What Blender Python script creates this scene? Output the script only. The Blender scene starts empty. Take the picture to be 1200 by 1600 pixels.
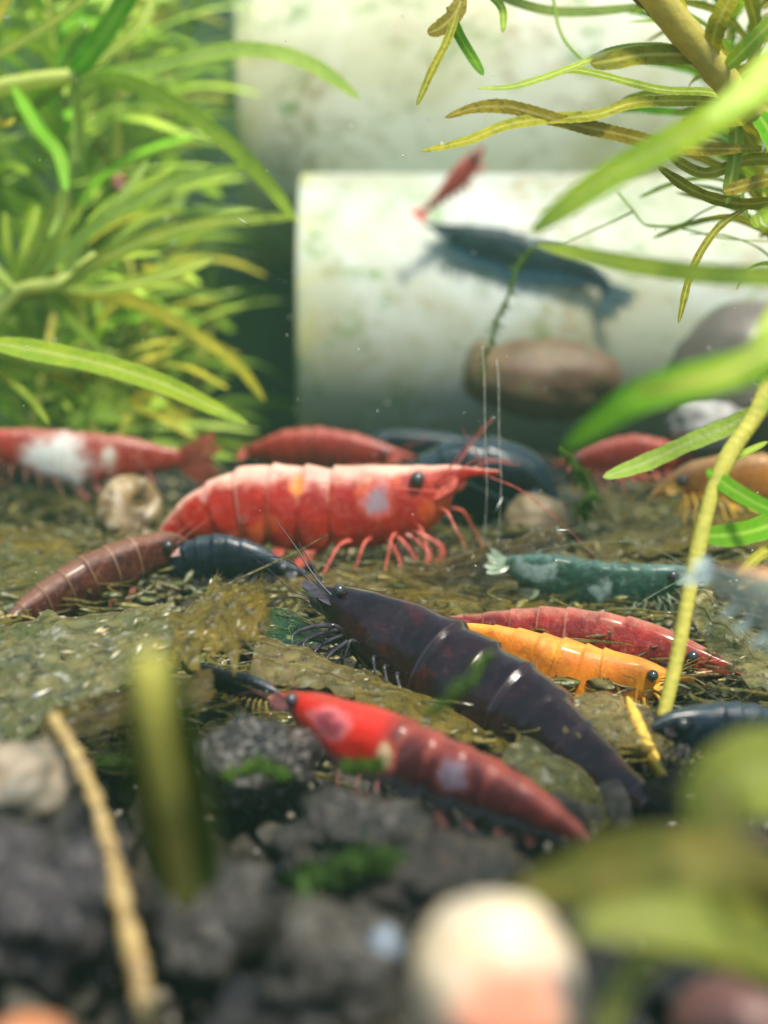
import bpy, math, random
from math import sin, cos, pi, radians
from mathutils import Vector, Matrix, noise
import numpy as np
random.seed(7)
rng = np.random.RandomState(3)
sc = bpy.context.scene
# one Blender unit is one centimetre
sc.unit_settings.system = 'METRIC'
sc.unit_settings.scale_length = 0.01

# ------------------------------------------------------------------ camera
TH = radians(8.0)
CAM = Vector((0, 0, 2.5))
FPX = 2400.0
cd = bpy.data.cameras.new('camera')
cam = bpy.data.objects.new('camera', cd)
sc.collection.objects.link(cam)
cam.location = CAM
cam.rotation_euler = (radians(90) - TH, 0, 0)
cd.sensor_fit = 'VERTICAL'
cd.sensor_height = 24
cd.lens = 36
cd.clip_start = 0.1
cd.clip_end = 500
cd.dof.use_dof = True
cd.dof.focus_distance = 10.5
cd.dof.aperture_fstop = 0.195
cd.dof.aperture_blades = 0
sc.camera = cam
FW = Vector((0, cos(TH), -sin(TH)))
UPV = Vector((0, sin(TH), cos(TH)))
RT = Vector((1, 0, 0))


def P(x, y, d):
    """world point seen at photo position x, y (1200 x 1600) at depth d cm"""
    return CAM + (FW + RT * ((x - 600) / FPX) - UPV * ((y - 800) / FPX)) * d


# ------------------------------------------------------------------ world, sun, exposure
SUN_EL, SUN_AZ = radians(61), radians(150)      # azimuth clockwise from +Y (behind the camera, to the right)
w = bpy.data.worlds.new("World")
sc.world = w
w.use_nodes = True
nt = w.node_tree
bg = nt.nodes['Background']
sky = nt.nodes.new('ShaderNodeTexSky')
sky.sky_type = 'NISHITA'
sky.sun_disc = False
sky.sun_elevation = SUN_EL
sky.sun_rotation = SUN_AZ
nt.links.new(sky.outputs[0], bg.inputs[0])
bg.inputs[1].default_value = 0.05
sd = bpy.data.lights.new('sun', 'SUN')
sd.energy = 1.5
sd.angle = radians(10)
sd.color = (1, 0.93, 0.79)
sun = bpy.data.objects.new('sun', sd)
sc.collection.objects.link(sun)
dirv = Vector((sin(SUN_AZ) * cos(SUN_EL), cos(SUN_AZ) * cos(SUN_EL), sin(SUN_EL)))
sun.rotation_euler = dirv.to_track_quat('Z', 'Y').to_euler()
sun.location = dirv * 40
sc.view_settings.view_transform = 'Standard'
sc.view_settings.look = 'None'
sc.view_settings.exposure = 2.35
sc.view_settings.gamma = 1
sc.render.engine = 'CYCLES'
sc.cycles.use_denoising = True
sc.cycles.max_bounces = 8
sc.cycles.volume_bounces = 1
sc.cycles.transparent_max_bounces = 12
sc.cycles.caustics_reflective = False
sc.cycles.caustics_refractive = False
sc.cycles.sample_clamp_indirect = 6

# ------------------------------------------------------------------ node helpers
def newmat(name):
    m = bpy.data.materials.new(name)
    m.use_nodes = True
    nt = m.node_tree
    b = nt.nodes['Principled BSDF']
    return m, nt, b


def N(nt, t, **k):
    n = nt.nodes.new(t)
    for a, v in k.items():
        setattr(n, a, v)
    return n


def L(nt, a, b):
    nt.links.new(a, b)


def tex(nt, scale=5, detail=4, rough=0.55, dist=0.0, stretch=None, off=(0, 0, 0), rot=(0, 0, 0)):
    tc = N(nt, 'ShaderNodeTexCoord')
    mp = N(nt, 'ShaderNodeMapping')
    mp.inputs['Location'].default_value = off
    mp.inputs['Rotation'].default_value = rot
    if stretch:
        mp.inputs['Scale'].default_value = stretch
    L(nt, tc.outputs['Object'], mp.inputs[0])
    n = N(nt, 'ShaderNodeTexNoise')
    n.inputs['Scale'].default_value = scale
    n.inputs['Detail'].default_value = detail
    n.inputs['Roughness'].default_value = rough
    n.inputs['Distortion'].default_value = dist
    L(nt, mp.outputs[0], n.inputs['Vector'])
    return n.outputs['Fac']


def step(nt, fac, a, b):
    r = N(nt, 'ShaderNodeMapRange')
    r.interpolation_type = 'SMOOTHSTEP'
    r.inputs['From Min'].default_value = a
    r.inputs['From Max'].default_value = b
    L(nt, fac, r.inputs['Value'])
    return r.outputs[0]


def mul(nt, a, b, op='MULTIPLY'):
    m = N(nt, 'ShaderNodeMath', operation=op)
    for i, v in enumerate((a, b)):
        if isinstance(v, (int, float)):
            m.inputs[i].default_value = v
        else:
            L(nt, v, m.inputs[i])
    return m.outputs[0]


def mix(nt, fac, a, b):
    m = N(nt, 'ShaderNodeMix', data_type='RGBA')
    if isinstance(fac, (int, float)):
        m.inputs[0].default_value = fac
    else:
        L(nt, fac, m.inputs[0])
    for i, v in ((6, a), (7, b)):
        if isinstance(v, tuple):
            m.inputs[i].default_value = (*v[:3], 1)
        else:
            L(nt, v, m.inputs[i])
    return m.outputs[2]


def attr(nt, name):
    a = N(nt, 'ShaderNodeAttribute')
    a.attribute_name = name
    return a.outputs['Fac']


def bump(nt, b, fac, strength, dist=0.02):
    n = N(nt, 'ShaderNodeBump')
    n.inputs['Strength'].default_value = strength
    n.inputs['Distance'].default_value = dist
    L(nt, fac, n.inputs['Height'])
    L(nt, n.outputs[0], b.inputs['Normal'])
    return n


# ------------------------------------------------------------------ mesh helpers
def mkmesh(name, V, F, attrs=None, smooth=True):
    me = bpy.data.meshes.new(name)
    me.from_pydata([tuple(v) for v in V], [], F)
    if smooth:
        me.polygons.foreach_set('use_smooth', [True] * len(me.polygons))
    if attrs:
        for k, a in attrs.items():
            at = me.attributes.new(k, 'FLOAT', 'POINT')
            at.data.foreach_set('value', np.asarray(a, dtype=np.float32))
    me.update()
    return me


def link(name, me, mat=None, parent=None, loc=None):
    o = bpy.data.objects.new(name, me)
    sc.collection.objects.link(o)
    if mat is not None and len(me.materials) == 0:
        me.materials.append(mat)
    if parent is not None:
        o.parent = parent
    if loc is not None:
        o.location = loc
    return o


def tag(o, label=None, cat=None, group=None, kind=None):
    if label: o['label'] = label
    if cat: o['category'] = cat
    if group: o['group'] = group
    if kind: o['kind'] = kind
    return o


def thing(name, loc, label, cat, group=None):
    o = bpy.data.objects.new(name, None)
    o.empty_display_size = 0.2
    sc.collection.objects.link(o)
    o.location = loc
    return tag(o, label, cat, group)


def crom(pts, n):
    """Catmull-Rom resample by chord length; pts: list of tuples of any dimension"""
    A = np.array(pts, float)
    if len(A) == 2:
        t = np.linspace(0, 1, n)[:, None]
        return A[0] * (1 - t) + A[1] * t
    A = np.vstack([2 * A[0] - A[1], A, 2 * A[-1] - A[-2]])
    out = []
    m = len(A) - 3
    fine = 24
    for i in range(m):
        p0, p1, p2, p3 = A[i:i + 4]
        for k in range(fine + (1 if i == m - 1 else 0)):
            t = k / fine
            out.append(0.5 * (2 * p1 + (p2 - p0) * t + (2 * p0 - 5 * p1 + 4 * p2 - p3) * t * t + (3 * p1 - p0 - 3 * p2 + p3) * t ** 3))
    out = np.array(out)
    dl = np.r_[0, np.cumsum(np.linalg.norm(np.diff(out[:, :3], axis=0), axis=1))]
    s = np.linspace(0, dl[-1], n)
    return np.column_stack([np.interp(s, dl, out[:, j]) for j in range(out.shape[1])])


def rings_mesh(name, rings, attrs=None, cap=True, base=Vector((0, 0, 0))):
    n, m = len(rings), len(rings[0])
    V = [Vector(p) - base for r in rings for p in r]
    F = []
    for i in range(n - 1):
        for j in range(m):
            a, b = i * m + j, i * m + (j + 1) % m
            F.append((a, b, b + m, a + m))
    if cap:
        F.append(tuple(range(m - 1, -1, -1)))
        F.append(tuple((n - 1) * m + j for j in range(m)))
    return mkmesh(name, V, F, attrs)


def frames(C, up=None):
    n = len(C)
    T = []
    for i in range(n):
        t = Vector(C[min(i + 1, n - 1)]) - Vector(C[max(i - 1, 0)])
        T.append(t.normalized() if t.length > 1e-9 else Vector((1, 0, 0)))
    U = []
    if up is None:
        up = Vector((0, 0, 1)) if abs(T[0].z) < 0.9 else Vector((0, 1, 0))
    u = up
    for i in range(n):
        u = (u - T[i] * u.dot(T[i]))
        if u.length < 1e-6: u = T[i].orthogonal()
        u = u.normalized()
        U.append(u.copy())
    S = [T[i].cross(U[i]) for i in range(n)]
    return T, U, S


def tube(name, pts, r0, r1, sides=6, n=None, base=Vector((0, 0, 0)), rough=0.0, rfun=None):
    n = n or max(6, len(pts) * 4)
    C = crom([tuple(p) for p in pts], n)
    T, U, S = frames(C[:, :3])
    rings = []
    al = []
    for i in range(n):
        t = i / (n - 1)
        r = (r0 * (1 - t) + r1 * t) if rfun is None else rfun(t)
        c = Vector(C[i][:3])
        rg = []
        for j in range(sides):
            a = 2 * pi * j / sides
            k = 1 + (rough * (random.random() - 0.5) if rough else 0)
            rg.append(c + (U[i] * cos(a) + S[i] * sin(a)) * r * k)
            al.append(t)
        rings.append(rg)
    return rings_mesh(name, rings, {'along': al}, True, base)


def leaf_mesh(name, pts, wid, nrm=None, n=26, thick=0.006, fold=0.10, tooth=0.0, base=Vector((0, 0, 0)), blunt=0.25, wave=0.0, root=0.35):
    """a ribbon leaf with midrib, folded a little, closed with real thickness"""
    C = crom([tuple(p) for p in pts], n)
    T, _, _ = frames(C[:, :3])
    rings, ac, al = [], [], []
    prof = [(-1, 0.25), (-0.5, 0.45), (0, 0.9), (0.5, 0.45), (1, 0.25), (0.55, -0.2), (0, -0.5), (-0.55, -0.2)]
    ph = random.random() * 6
    for i in range(n):
        t = i / (n - 1)
        c = Vector(C[i][:3])
        nn = nrm if nrm is not None else (CAM - c).normalized()
        nn = (nn - T[i] * nn.dot(T[i])).normalized()
        s = T[i].cross(nn)
        wv = wid * min(1, root + (1 - root) * min(1, t * 5)) * (1.0 if t < 1 - blunt else max(0.03, math.sqrt(max(0, 1 - ((t - 1 + blunt) / blunt) ** 2))))
        wv *= (1 - 0.12 * t)
        if wave: wv *= 1 + wave * sin(ph + t * 19) * 0.5 + wave * 0.4 * sin(ph * 2 + t * 43)
        if tooth and i % 2: wv *= 1 + tooth
        th = thick * (0.5 + 0.5 * min(1, wv / max(wid, 1e-6)))
        rg = []
        for (a, b) in prof:
            rg.append(c + s * (a * wv) + nn * (b * th + abs(a) * wv * fold))
            ac.append(abs(a) if b > 0 else abs(a))
            al.append(t)
        rings.append(rg)
    me = rings_mesh(name, rings, {'across': ac, 'along': al}, True, base)
    me.set_sharp_from_angle(angle=radians(50))
    return me


# ------------------------------------------------------------------ ground height
def gz(x, y):
    t = min(1, max(0, (14.0 - y) / 5.5))
    t = t * t * (3 - 2 * t)
    z = -0.42 * t
    z += 0.10 * noise.noise(Vector((x * 0.35, y * 0.35, 1.7)))
    z += 0.05 * noise.noise(Vector((x * 1.1, y * 1.1, 5.7)))
    z += 0.55 * math.exp(-((x - 0.35) ** 2 + (y - 4.5) ** 2) / 0.4)
    return z


# ------------------------------------------------------------------ materials: setting
def mat_soil():
    m, nt, b = newmat('dark_soil')
    a = attr(nt, 'rnd')
    r = N(nt, 'ShaderNodeValToRGB')
    L(nt, a, r.inputs[0])
    e = r.color_ramp.elements
    e[0].color = (0.006, 0.007, 0.010, 1); e[1].color = (0.10, 0.09, 0.075, 1)
    for p, c in ((0.4, (0.012, 0.012, 0.014)), (0.65, (0.028, 0.023, 0.018)), (0.82, (0.055, 0.042, 0.028)), (0.9, (0.03, 0.035, 0.018))):
        k = e.new(p); k.color = (*c, 1)
    nz = tex(nt, 9, 6)
    c = mix(nt, mul(nt, step(nt, nz, 0.5, 0.75), 0.6), r.outputs[0], (0.09, 0.08, 0.06))
    L(nt, c, b.inputs['Base Color'])
    b.inputs['Roughness'].default_value = 0.27
    b.inputs['Specular IOR Level'].default_value = 0.6
    bump(nt, b, tex(nt, 16, 6, 0.7), 1.0, 0.06)
    return m


def mat_pipe(name, seed, tint=(0.42, 0.46, 0.415)):
    m, nt, b = newmat(name)
    o = (seed * 3.1, seed * 1.7, seed)
    big = tex(nt, 0.45, 5, 0.6, 0.5, off=o)
    med = tex(nt, 0.9, 7, 0.7, 0.8, off=(o[1], o[0], o[2]), stretch=(0.6, 1, 1))
    fin = tex(nt, 5, 7, 0.75, off=o)
    c = mix(nt, step(nt, big, 0.40, 0.60), tint, tuple(v * k for v, k in zip(tint, (0.80, 0.78, 0.62))))
    tan = mul(nt, step(nt, med, 0.47, 0.60), step(nt, fin, 0.40, 0.62))
    c = mix(nt, mul(nt, tan, 0.85), c, (0.26, 0.19, 0.09))
    med2 = tex(nt, 1.3, 6, 0.7, 0.6, off=(o[2] + 9, o[0] + 4, 3))
    gr = mul(nt, step(nt, med2, 0.50, 0.62), step(nt, fin, 0.43, 0.60))
    c = mix(nt, mul(nt, gr, 0.9), c, (0.10, 0.20, 0.04))
    sc_ = tex(nt, 14, 5, 0.8, off=(1, o[0], 3), stretch=(0.25, 1, 1))
    c = mix(nt, mul(nt, step(nt, sc_, 0.56, 0.70), 0.35), c, (0.30, 0.28, 0.18))
    # algae gathers near the cut end
    tc = N(nt, 'ShaderNodeTexCoord'); sp = N(nt, 'ShaderNodeSeparateXYZ')
    L(nt, tc.outputs['Object'], sp.inputs[0])
    endf = step(nt, sp.outputs['X'], 0.5, 0.0)
    c = mix(nt, mul(nt, mul(nt, endf, step(nt, med, 0.40, 0.6)), 0.6), c, (0.50, 0.50, 0.16))
    L(nt, c, b.inputs['Base Color'])
    b.inputs['Roughness'].default_value = 0.55
    bump(nt, b, fin, 0.25, 0.03)
    return m


def mat_rock(name, c1, c2, c3=None, scale=1.5, rough=0.5, bmp=0.4, seed=0.0):
    m, nt, b = newmat(name)
    n1 = tex(nt, scale, 6, 0.6, 0.5, off=(seed, seed * 2, 0))
    c = mix(nt, step(nt, n1, 0.36, 0.64), c1, c2)
    n2 = tex(nt, scale * 4, 6, 0.7, off=(seed * 3, 0, seed))
    if c3:
        c = mix(nt, mul(nt, step(nt, n2, 0.50, 0.62), 0.9), c, c3)
    L(nt, c, b.inputs['Base Color'])
    b.inputs['Roughness'].default_value = rough
    bump(nt, b, n2, bmp, 0.04)
    return m


def mat_wall():
    m, nt, b = newmat('murky_back_panel')
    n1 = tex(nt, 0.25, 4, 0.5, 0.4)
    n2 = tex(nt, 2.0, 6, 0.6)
    c = mix(nt, step(nt, n1, 0.35, 0.65), (0.022, 0.050, 0.034), (0.06, 0.13, 0.022))  # green of the water haze put into the wall colour
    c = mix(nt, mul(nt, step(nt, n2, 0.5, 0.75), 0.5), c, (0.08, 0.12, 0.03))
    L(nt, c, b.inputs['Base Color'])
    b.inputs['Roughness'].default_value = 0.7
    return m


def mat_leaf(name, c1, c2, rib, trans=0.45, fleck=(0.10, 0.07, 0.01), fl=0.35, scale=3.0, tip=None, see=0.18):
    m, nt, b = newmat(name)
    n1 = tex(nt, scale, 5, 0.6)
    c = mix(nt, step(nt, n1, 0.35, 0.65), c1, c2)
    if tip:
        al = attr(nt, 'along')
        c = mix(nt, mul(nt, step(nt, al, 0.45, 1.0), 0.8), c, tip)
    ac = attr(nt, 'across')
    oi = N(nt, 'ShaderNodeObjectInfo')
    hv = N(nt, 'ShaderNodeHueSaturation')
    L(nt, mul(nt, mul(nt, oi.outputs['Random'], 0.5), 0.75, 'ADD'), hv.inputs['Value'])
    L(nt, c, hv.inputs['Color'])
    c = hv.outputs[0]
    fn = tex(nt, 26, 4, 0.7)
    c = mix(nt, mul(nt, step(nt, fn, 0.50, 0.68), fl), c, fleck)
    c = mix(nt, mul(nt, step(nt, ac, 0.30, 0.05), 0.7), c, rib)
    c = mix(nt, mul(nt, step(nt, ac, 0.85, 1.0), 0.35), c, rib)
    L(nt, c, b.inputs['Base Color'])
    b.inputs['Roughness'].default_value = 0.5
    b.inputs['Specular IOR Level'].default_value = 0.35
    bump(nt, b, fn, 0.5, 0.02)
    tr = N(nt, 'ShaderNodeBsdfTranslucent')
    L(nt, c, tr.inputs[0])
    mx = N(nt, 'ShaderNodeMixShader')
    mx.inputs[0].default_value = trans + 0.12
    out = nt.nodes['Material Output']
    L(nt, b.outputs[0], mx.inputs[1]); L(nt, tr.outputs[0], mx.inputs[2])
    tp = N(nt, 'ShaderNodeBsdfTransparent')
    L(nt, mix(nt, 0.5, c, (1.0, 1.0, 0.9)), tp.inputs[0])
    m2 = N(nt, 'ShaderNodeMixShader')
    L(nt, mul(nt, step(nt, n1, 0.35, 0.65), see), m2.inputs[0])
    L(nt, mx.outputs[0], m2.inputs[1]); L(nt, tp.outputs[0], m2.inputs[2])
    L(nt, m2.outputs[0], out.inputs[0])
    return m


def mat_shrimp(name, base, dark, pale, pale_amt=0.5, patch=None, patch_amt=0.5, scale=2.2, rough=0.30, clear=0.16, sss=0.25, seed=0.0,
               front=None, line=None, bmp=0.25, belly=None, speck=0.3, glint=0.0, spot=None, wedge=0.0, wcol=None, coat=0.2):
    """shell pattern: mottled base, pale dorsal saddles, loose patches; 'seg' marks the plate edges, 'dors' the back, 'along' head to tail"""
    m, nt, b = newmat(name)
    al, ds, sg = attr(nt, 'along'), attr(nt, 'dors'), attr(nt, 'seg')
    n1 = tex(nt, scale, 7, 0.7, 0.6, off=(seed, 2 * seed, 0))
    c = mix(nt, step(nt, n1, 0.36, 0.62), base, dark)
    nb_ = tex(nt, scale * 3.5, 6, 0.7, 0.8, off=(seed, 1, 2))
    c = mix(nt, mul(nt, step(nt, nb_, 0.48, 0.66), 0.5), c, dark)
    if front:                       # carapace of another colour than the abdomen
        c = mix(nt, step(nt, mul(nt, al, mul(nt, n1, 0.08), 'ADD'), 0.42, 0.50), front, c)
    if belly:
        c = mix(nt, mul(nt, step(nt, ds, 0.32, 0.05), 0.85), c, belly)
    if patch:
        n2 = tex(nt, scale * 0.9, 3, 0.5, 0.8, off=(seed + 5, seed, 3))
        c = mix(nt, mul(nt, step(nt, n2, 0.55, 0.62), patch_amt), c, patch)
    if pale_amt > 0:
        n3 = tex(nt, scale * 1.6, 5, 0.65, 0.4, off=(seed, 7, seed))
        f = step(nt, mul(nt, ds, mul(nt, n3, 0.55), 'ADD'), 1.0, 1.28)
        c = mix(nt, mul(nt, f, pale_amt), c, pale)
    if wedge > 0:                   # saddles that widen towards each plate's edge
        ph = attr(nt, 'phase')
        n4 = tex(nt, scale * 2.2, 3, 0.6, off=(3, seed, 1))
        wv = mul(nt, mul(nt, ds, mul(nt, ph, 0.42), 'ADD'), mul(nt, n4, 1.5), 'ADD')
        c = mix(nt, mul(nt, step(nt, wv, 1.62, 2.0), wedge), c, wcol or pale)
    for (sa, sd_, ra, rd, scol, srim) in (spot or ()):
        dx = mul(nt, mul(nt, al, sa, 'SUBTRACT'), 1 / ra); dy = mul(nt, mul(nt, ds, sd_, 'SUBTRACT'), 1 / rd)
        n5 = tex(nt, scale * 2.5, 4, 0.6, off=(sa * 9, seed, 2))
        q = mul(nt, mul(nt, mul(nt, dx, dx), mul(nt, dy, dy), 'ADD'), mul(nt, n5, 4.5), 'ADD')
        c = mix(nt, mul(nt, step(nt, q, 4.3, 2.6), 0.55), c, srim)
        c = mix(nt, mul(nt, step(nt, q, 3.3, 2.2), 0.85), c, scol)
    fn = tex(nt, 20, 5, 0.75, off=(seed, 0, 0))
    c = mix(nt, mul(nt, step(nt, fn, 0.5, 0.7), speck), c, dark)
    c = mix(nt, mul(nt, step(nt, fn, 0.5, 0.32), speck), c, pale)
    c = mix(nt, mul(nt, step(nt, sg, 0.4, 1.0), 0.55), c, line or pale)
    L(nt, c, b.inputs['Base Color'])
    b.inputs['Roughness'].default_value = rough
    b.inputs['IOR'].default_value = 1.3
    b.inputs['Coat IOR'].default_value = 1.4
    b.inputs['Subsurface Weight'].default_value = sss
    b.inputs['Subsurface Radius'].default_value = (1.0, 0.15, 0.08)
    b.inputs['Subsurface Scale'].default_value = 0.10
    b.inputs['Coat Weight'].default_value = coat + glint
    L(nt, mul(nt, mul(nt, step(nt, n1, 0.3, 0.7), 0.14), 0.06, 'ADD'), b.inputs['Coat Roughness'])
    bump(nt, b, mul(nt, fn, mul(nt, tex(nt, 6, 3), 1.5), 'ADD'), bmp * 1.6, 0.025)
    if clear > 0:
        ts = N(nt, 'ShaderNodeBsdfTransparent')
        mx = N(nt, 'ShaderNodeMixShader')
        L(nt, mul(nt, step(nt, n1, 0.75, 0.30), clear), mx.inputs[0])
        out = nt.nodes['Material Output']
        L(nt, b.outputs[0], mx.inputs[1]); L(nt, ts.outputs[0], mx.inputs[2])
        L(nt, mx.outputs[0], out.inputs[0])
    return m


def mat_limb(name, c, alpha=0.8, rough=0.35):
    m, nt, b = newmat(name)
    n1 = tex(nt, 14, 4)
    cc = mix(nt, step(nt, n1, 0.4, 0.65), c, tuple(min(1, x * 1.6 + 0.03) for x in c))
    L(nt, cc, b.inputs['Base Color'])
    b.inputs['Roughness'].default_value = rough
    b.inputs['Alpha'].default_value = alpha
    b.inputs['Coat Weight'].default_value = 0.4
    return m


m_eye, _nt, _b = newmat('eye_black')
_b.inputs['Base Color'].default_value = (0.03, 0.032, 0.035, 1)
_b.inputs['Roughness'].default_value = 0.25
_b.inputs['Coat Weight'].default_value = 0.6

# ------------------------------------------------------------------ setting: bed of the tank
M_SOIL = mat_soil()


def build_bed():
    nx, ny = 150, 150
    xs = np.linspace(-20, 20, nx); ys = np.linspace(-8, 29.5, ny)
    V, F, R = [], [], []
    for y in ys:
        for x in xs:
            V.append((x, y, gz(x, y) - 0.06))
            R.append(0.2 + 0.2 * random.random())
    for j in range(ny - 1):
        for i in range(nx - 1):
            a = j * nx + i
            F.append((a, a + 1, a + nx + 1, a + nx))
    # sides and underside, so that the bed is a slab
    b0 = len(V)
    for (x, y) in ((-20, -8), (20, -8), (20, 29.5), (-20, 29.5)):
        V.append((x, y, -2.0)); R.append(0.1)
    F.append((b0 + 3, b0 + 2, b0 + 1, b0))
    F.append(tuple([b0, b0 + 1] + [nx - 1 - i for i in range(nx)]))
    top = (ny - 1) * nx
    F.append(tuple([b0 + 2, b0 + 3] + [top + i for i in range(nx)]))
    F.append(tuple([b0 + 3, b0] + [j * nx for j in range(ny)]))
    F.append(tuple([b0 + 1, b0 + 2] + [(ny - 1 - j) * nx + nx - 1 for j in range(ny)]))
    me = mkmesh('ground', V, F, {'rnd': R})
    o = link('ground', me, M_SOIL)
    tag(o, 'dark soil bed of the aquarium', kind='structure')


def ico(sub):
    import bmesh
    bm = bmesh.new()
    bmesh.ops.create_icosphere(bm, subdivisions=sub, radius=1)
    V = np.array([v.co[:] for v in bm.verts]); F = np.array([[v.index for v in f.verts] for f in bm.faces])
    bm.free()
    return V, F


ICO1 = ico(1); ICO2 = ico(2)


def granules(name, pts, sizes, mat, icos, label, rough=0.28):
    BV, BF = icos
    n = len(pts)
    k = len(BV)
    V = np.zeros((n * k, 3)); F = np.zeros((n * len(BF), 3), int); R = np.zeros(n * k)
    for i in range(n):
        q = rng.normal(size=(3, 3)); q, _ = np.linalg.qr(q)
        s = sizes[i] * rng.uniform(0.6, 1.25, 3)
        vv = BV * (1 + rng.uniform(-rough, rough, (k, 1)))
        vv = (vv * s) @ q
        V[i * k:(i + 1) * k] = vv + pts[i]
        F[i * len(BF):(i + 1) * len(BF)] = BF + i * k
        R[i * k:(i + 1) * k] = rng.rand()
    me = bpy.data.meshes.new(name)
    me.from_pydata(V.tolist(), [], F.tolist())
    me.polygons.foreach_set('use_smooth', [True] * len(me.polygons))
    at = me.attributes.new('rnd', 'FLOAT', 'POINT'); at.data.foreach_set('value', R.astype(np.float32))
    me.update()
    o = link(name, me, mat)
    tag(o, label, kind='stuff')


build_bed()
pts, sz = [], []
y = 3.0
for _ in range(5200):
    x = rng.uniform(-9, 9); y = 2.5 + 25 * rng.rand() ** 1.25
    s = rng.uniform(0.07, 0.17) * (1.15 if y < 9 else 1.0)
    pts.append((x, y, gz(x, y) + s * rng.uniform(-0.2, 0.7))); sz.append(s)
granules('soil_granules', np.array(pts), sz, M_SOIL, ICO1, 'dark glossy soil granules covering the aquarium bed')
pts, sz = [], []
for _ in range(500):
    y = rng.uniform(4.6, 11.5); x = rng.uniform(-0.33, 0.33) * y
    s = rng.uniform(0.015, 0.04)
    pts.append((x, y, gz(x, y) + rng.uniform(0.02, 0.22))); sz.append(s)
m_grit = mat_rock('pale_grit', (0.20, 0.17, 0.12), (0.07, 0.06, 0.04), (0.4, 0.4, 0.36), 6, 0.2)
granules('fine_grit', np.array(pts), sz, m_grit, ICO1, 'fine pale grit lying between the soil granules')

# tank walls
m_wall = mat_wall()


def slab(name, x0, x1, y0, y1, z0, z1, mat, label):
    V = [(x, y, z) for z in (z0, z1) for y in (y0, y1) for x in (x0, x1)]
    F = [(0, 2, 3, 1), (4, 5, 7, 6), (0, 1, 5, 4), (2, 6, 7, 3), (0, 4, 6, 2), (1, 3, 7, 5)]
    o = link(name, mkmesh(name, V, F, smooth=False), mat)
    tag(o, label, kind='structure')


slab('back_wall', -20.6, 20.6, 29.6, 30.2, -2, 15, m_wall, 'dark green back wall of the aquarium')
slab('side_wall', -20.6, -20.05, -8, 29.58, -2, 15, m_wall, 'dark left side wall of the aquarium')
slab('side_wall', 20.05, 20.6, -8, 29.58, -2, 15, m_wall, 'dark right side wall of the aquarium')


# ------------------------------------------------------------------ white pipes
def pipe(label, cx, cy, cz, r, length, rz, mat, ry=0.0, wall=0.22):
    n, m = 60, 72
    rings = []
    def ring(x, rr):
        return [Vector((x, rr * cos(2 * pi * j / m), rr * sin(2 * pi * j / m))) for j in range(m)]
    rings += [ring(x, r - wall) for x in (length, length * 0.5, 0.03)]
    rings += [ring(0.0, r - wall + 0.03), ring(0, r - 0.05), ring(0.02, r - 0.015), ring(0.06, r)]
    for i in range(1, n):
        x = length * i / n
        rings.append(ring(x, r))
    rings += [ring(length - 0.03, r), ring(length, r - 0.03)]
    # outer surface slightly uneven
    for k, rg in enumerate(rings):
        for p in rg:
            d = 0.012 * noise.noise(p * 0.9 + Vector((cx, 0, 0)))
            p.y *= 1 + d / r; p.z *= 1 + d / r
    me = rings_mesh('white_pipe', rings, None, False)
    V = len(me.vertices)
    o = link('white_pipe', me, mat)
    o.location = (cx, cy, cz)
    o.rotation_euler = (0, ry, rz)
    tag(o, label, 'pipe', 'white plastic pipes lying across the back')
    return o


PR = 2.1
LZ = PR + 0.02
LY = 22.3
pipe('lower white plastic pipe with bright clean end, blue shrimp and brown stone before it', -1.18, LY, LZ, PR, 16, radians(0.5), mat_pipe('pipe_lower', 1.0))
UR = 2.7
pipe('upper white plastic pipe with tan stains, resting behind the lower one', -2.12, LY + 3.3, LZ + 3.5, UR, 17, radians(-1.0), mat_pipe('pipe_upper', 2.6, (0.56, 0.57, 0.45)), ry=radians(-1.2))


# ------------------------------------------------------------------ stones
def rock(name, label, x, y, d, sx, sy, sz, mat, cat='stone', seed=0.0, amp=0.16, rot=0.0, tilt=0.0, group=None, fr=1.3):
    import bmesh
    bm = bmesh.new()
    bmesh.ops.create_icosphere(bm, subdivisions=4, radius=1)
    for v in bm.verts:
        p = v.co.copy()
        k = 1 + amp * noise.fractal(p * fr + Vector((seed, seed * 2, 0)), 0.7, 2.1, 5) + (0.35 * amp * noise.noise(p * 4 + Vector((seed, 0, 0))) if amp > 0.2 else 0)
        v.co = Vector((p.x * sx, p.y * sy, p.z * sz)) * k
    me = bpy.data.meshes.new(name)
    bm.to_mesh(me); bm.free()
    me.polygons.foreach_set('use_smooth', [True] * len(me.polygons))
    o = link(name, me, mat)
    o.location = P(x, y, d)
    o.rotation_euler = (0, tilt, rot)
    tag(o, label, cat, group)
    return o


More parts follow.
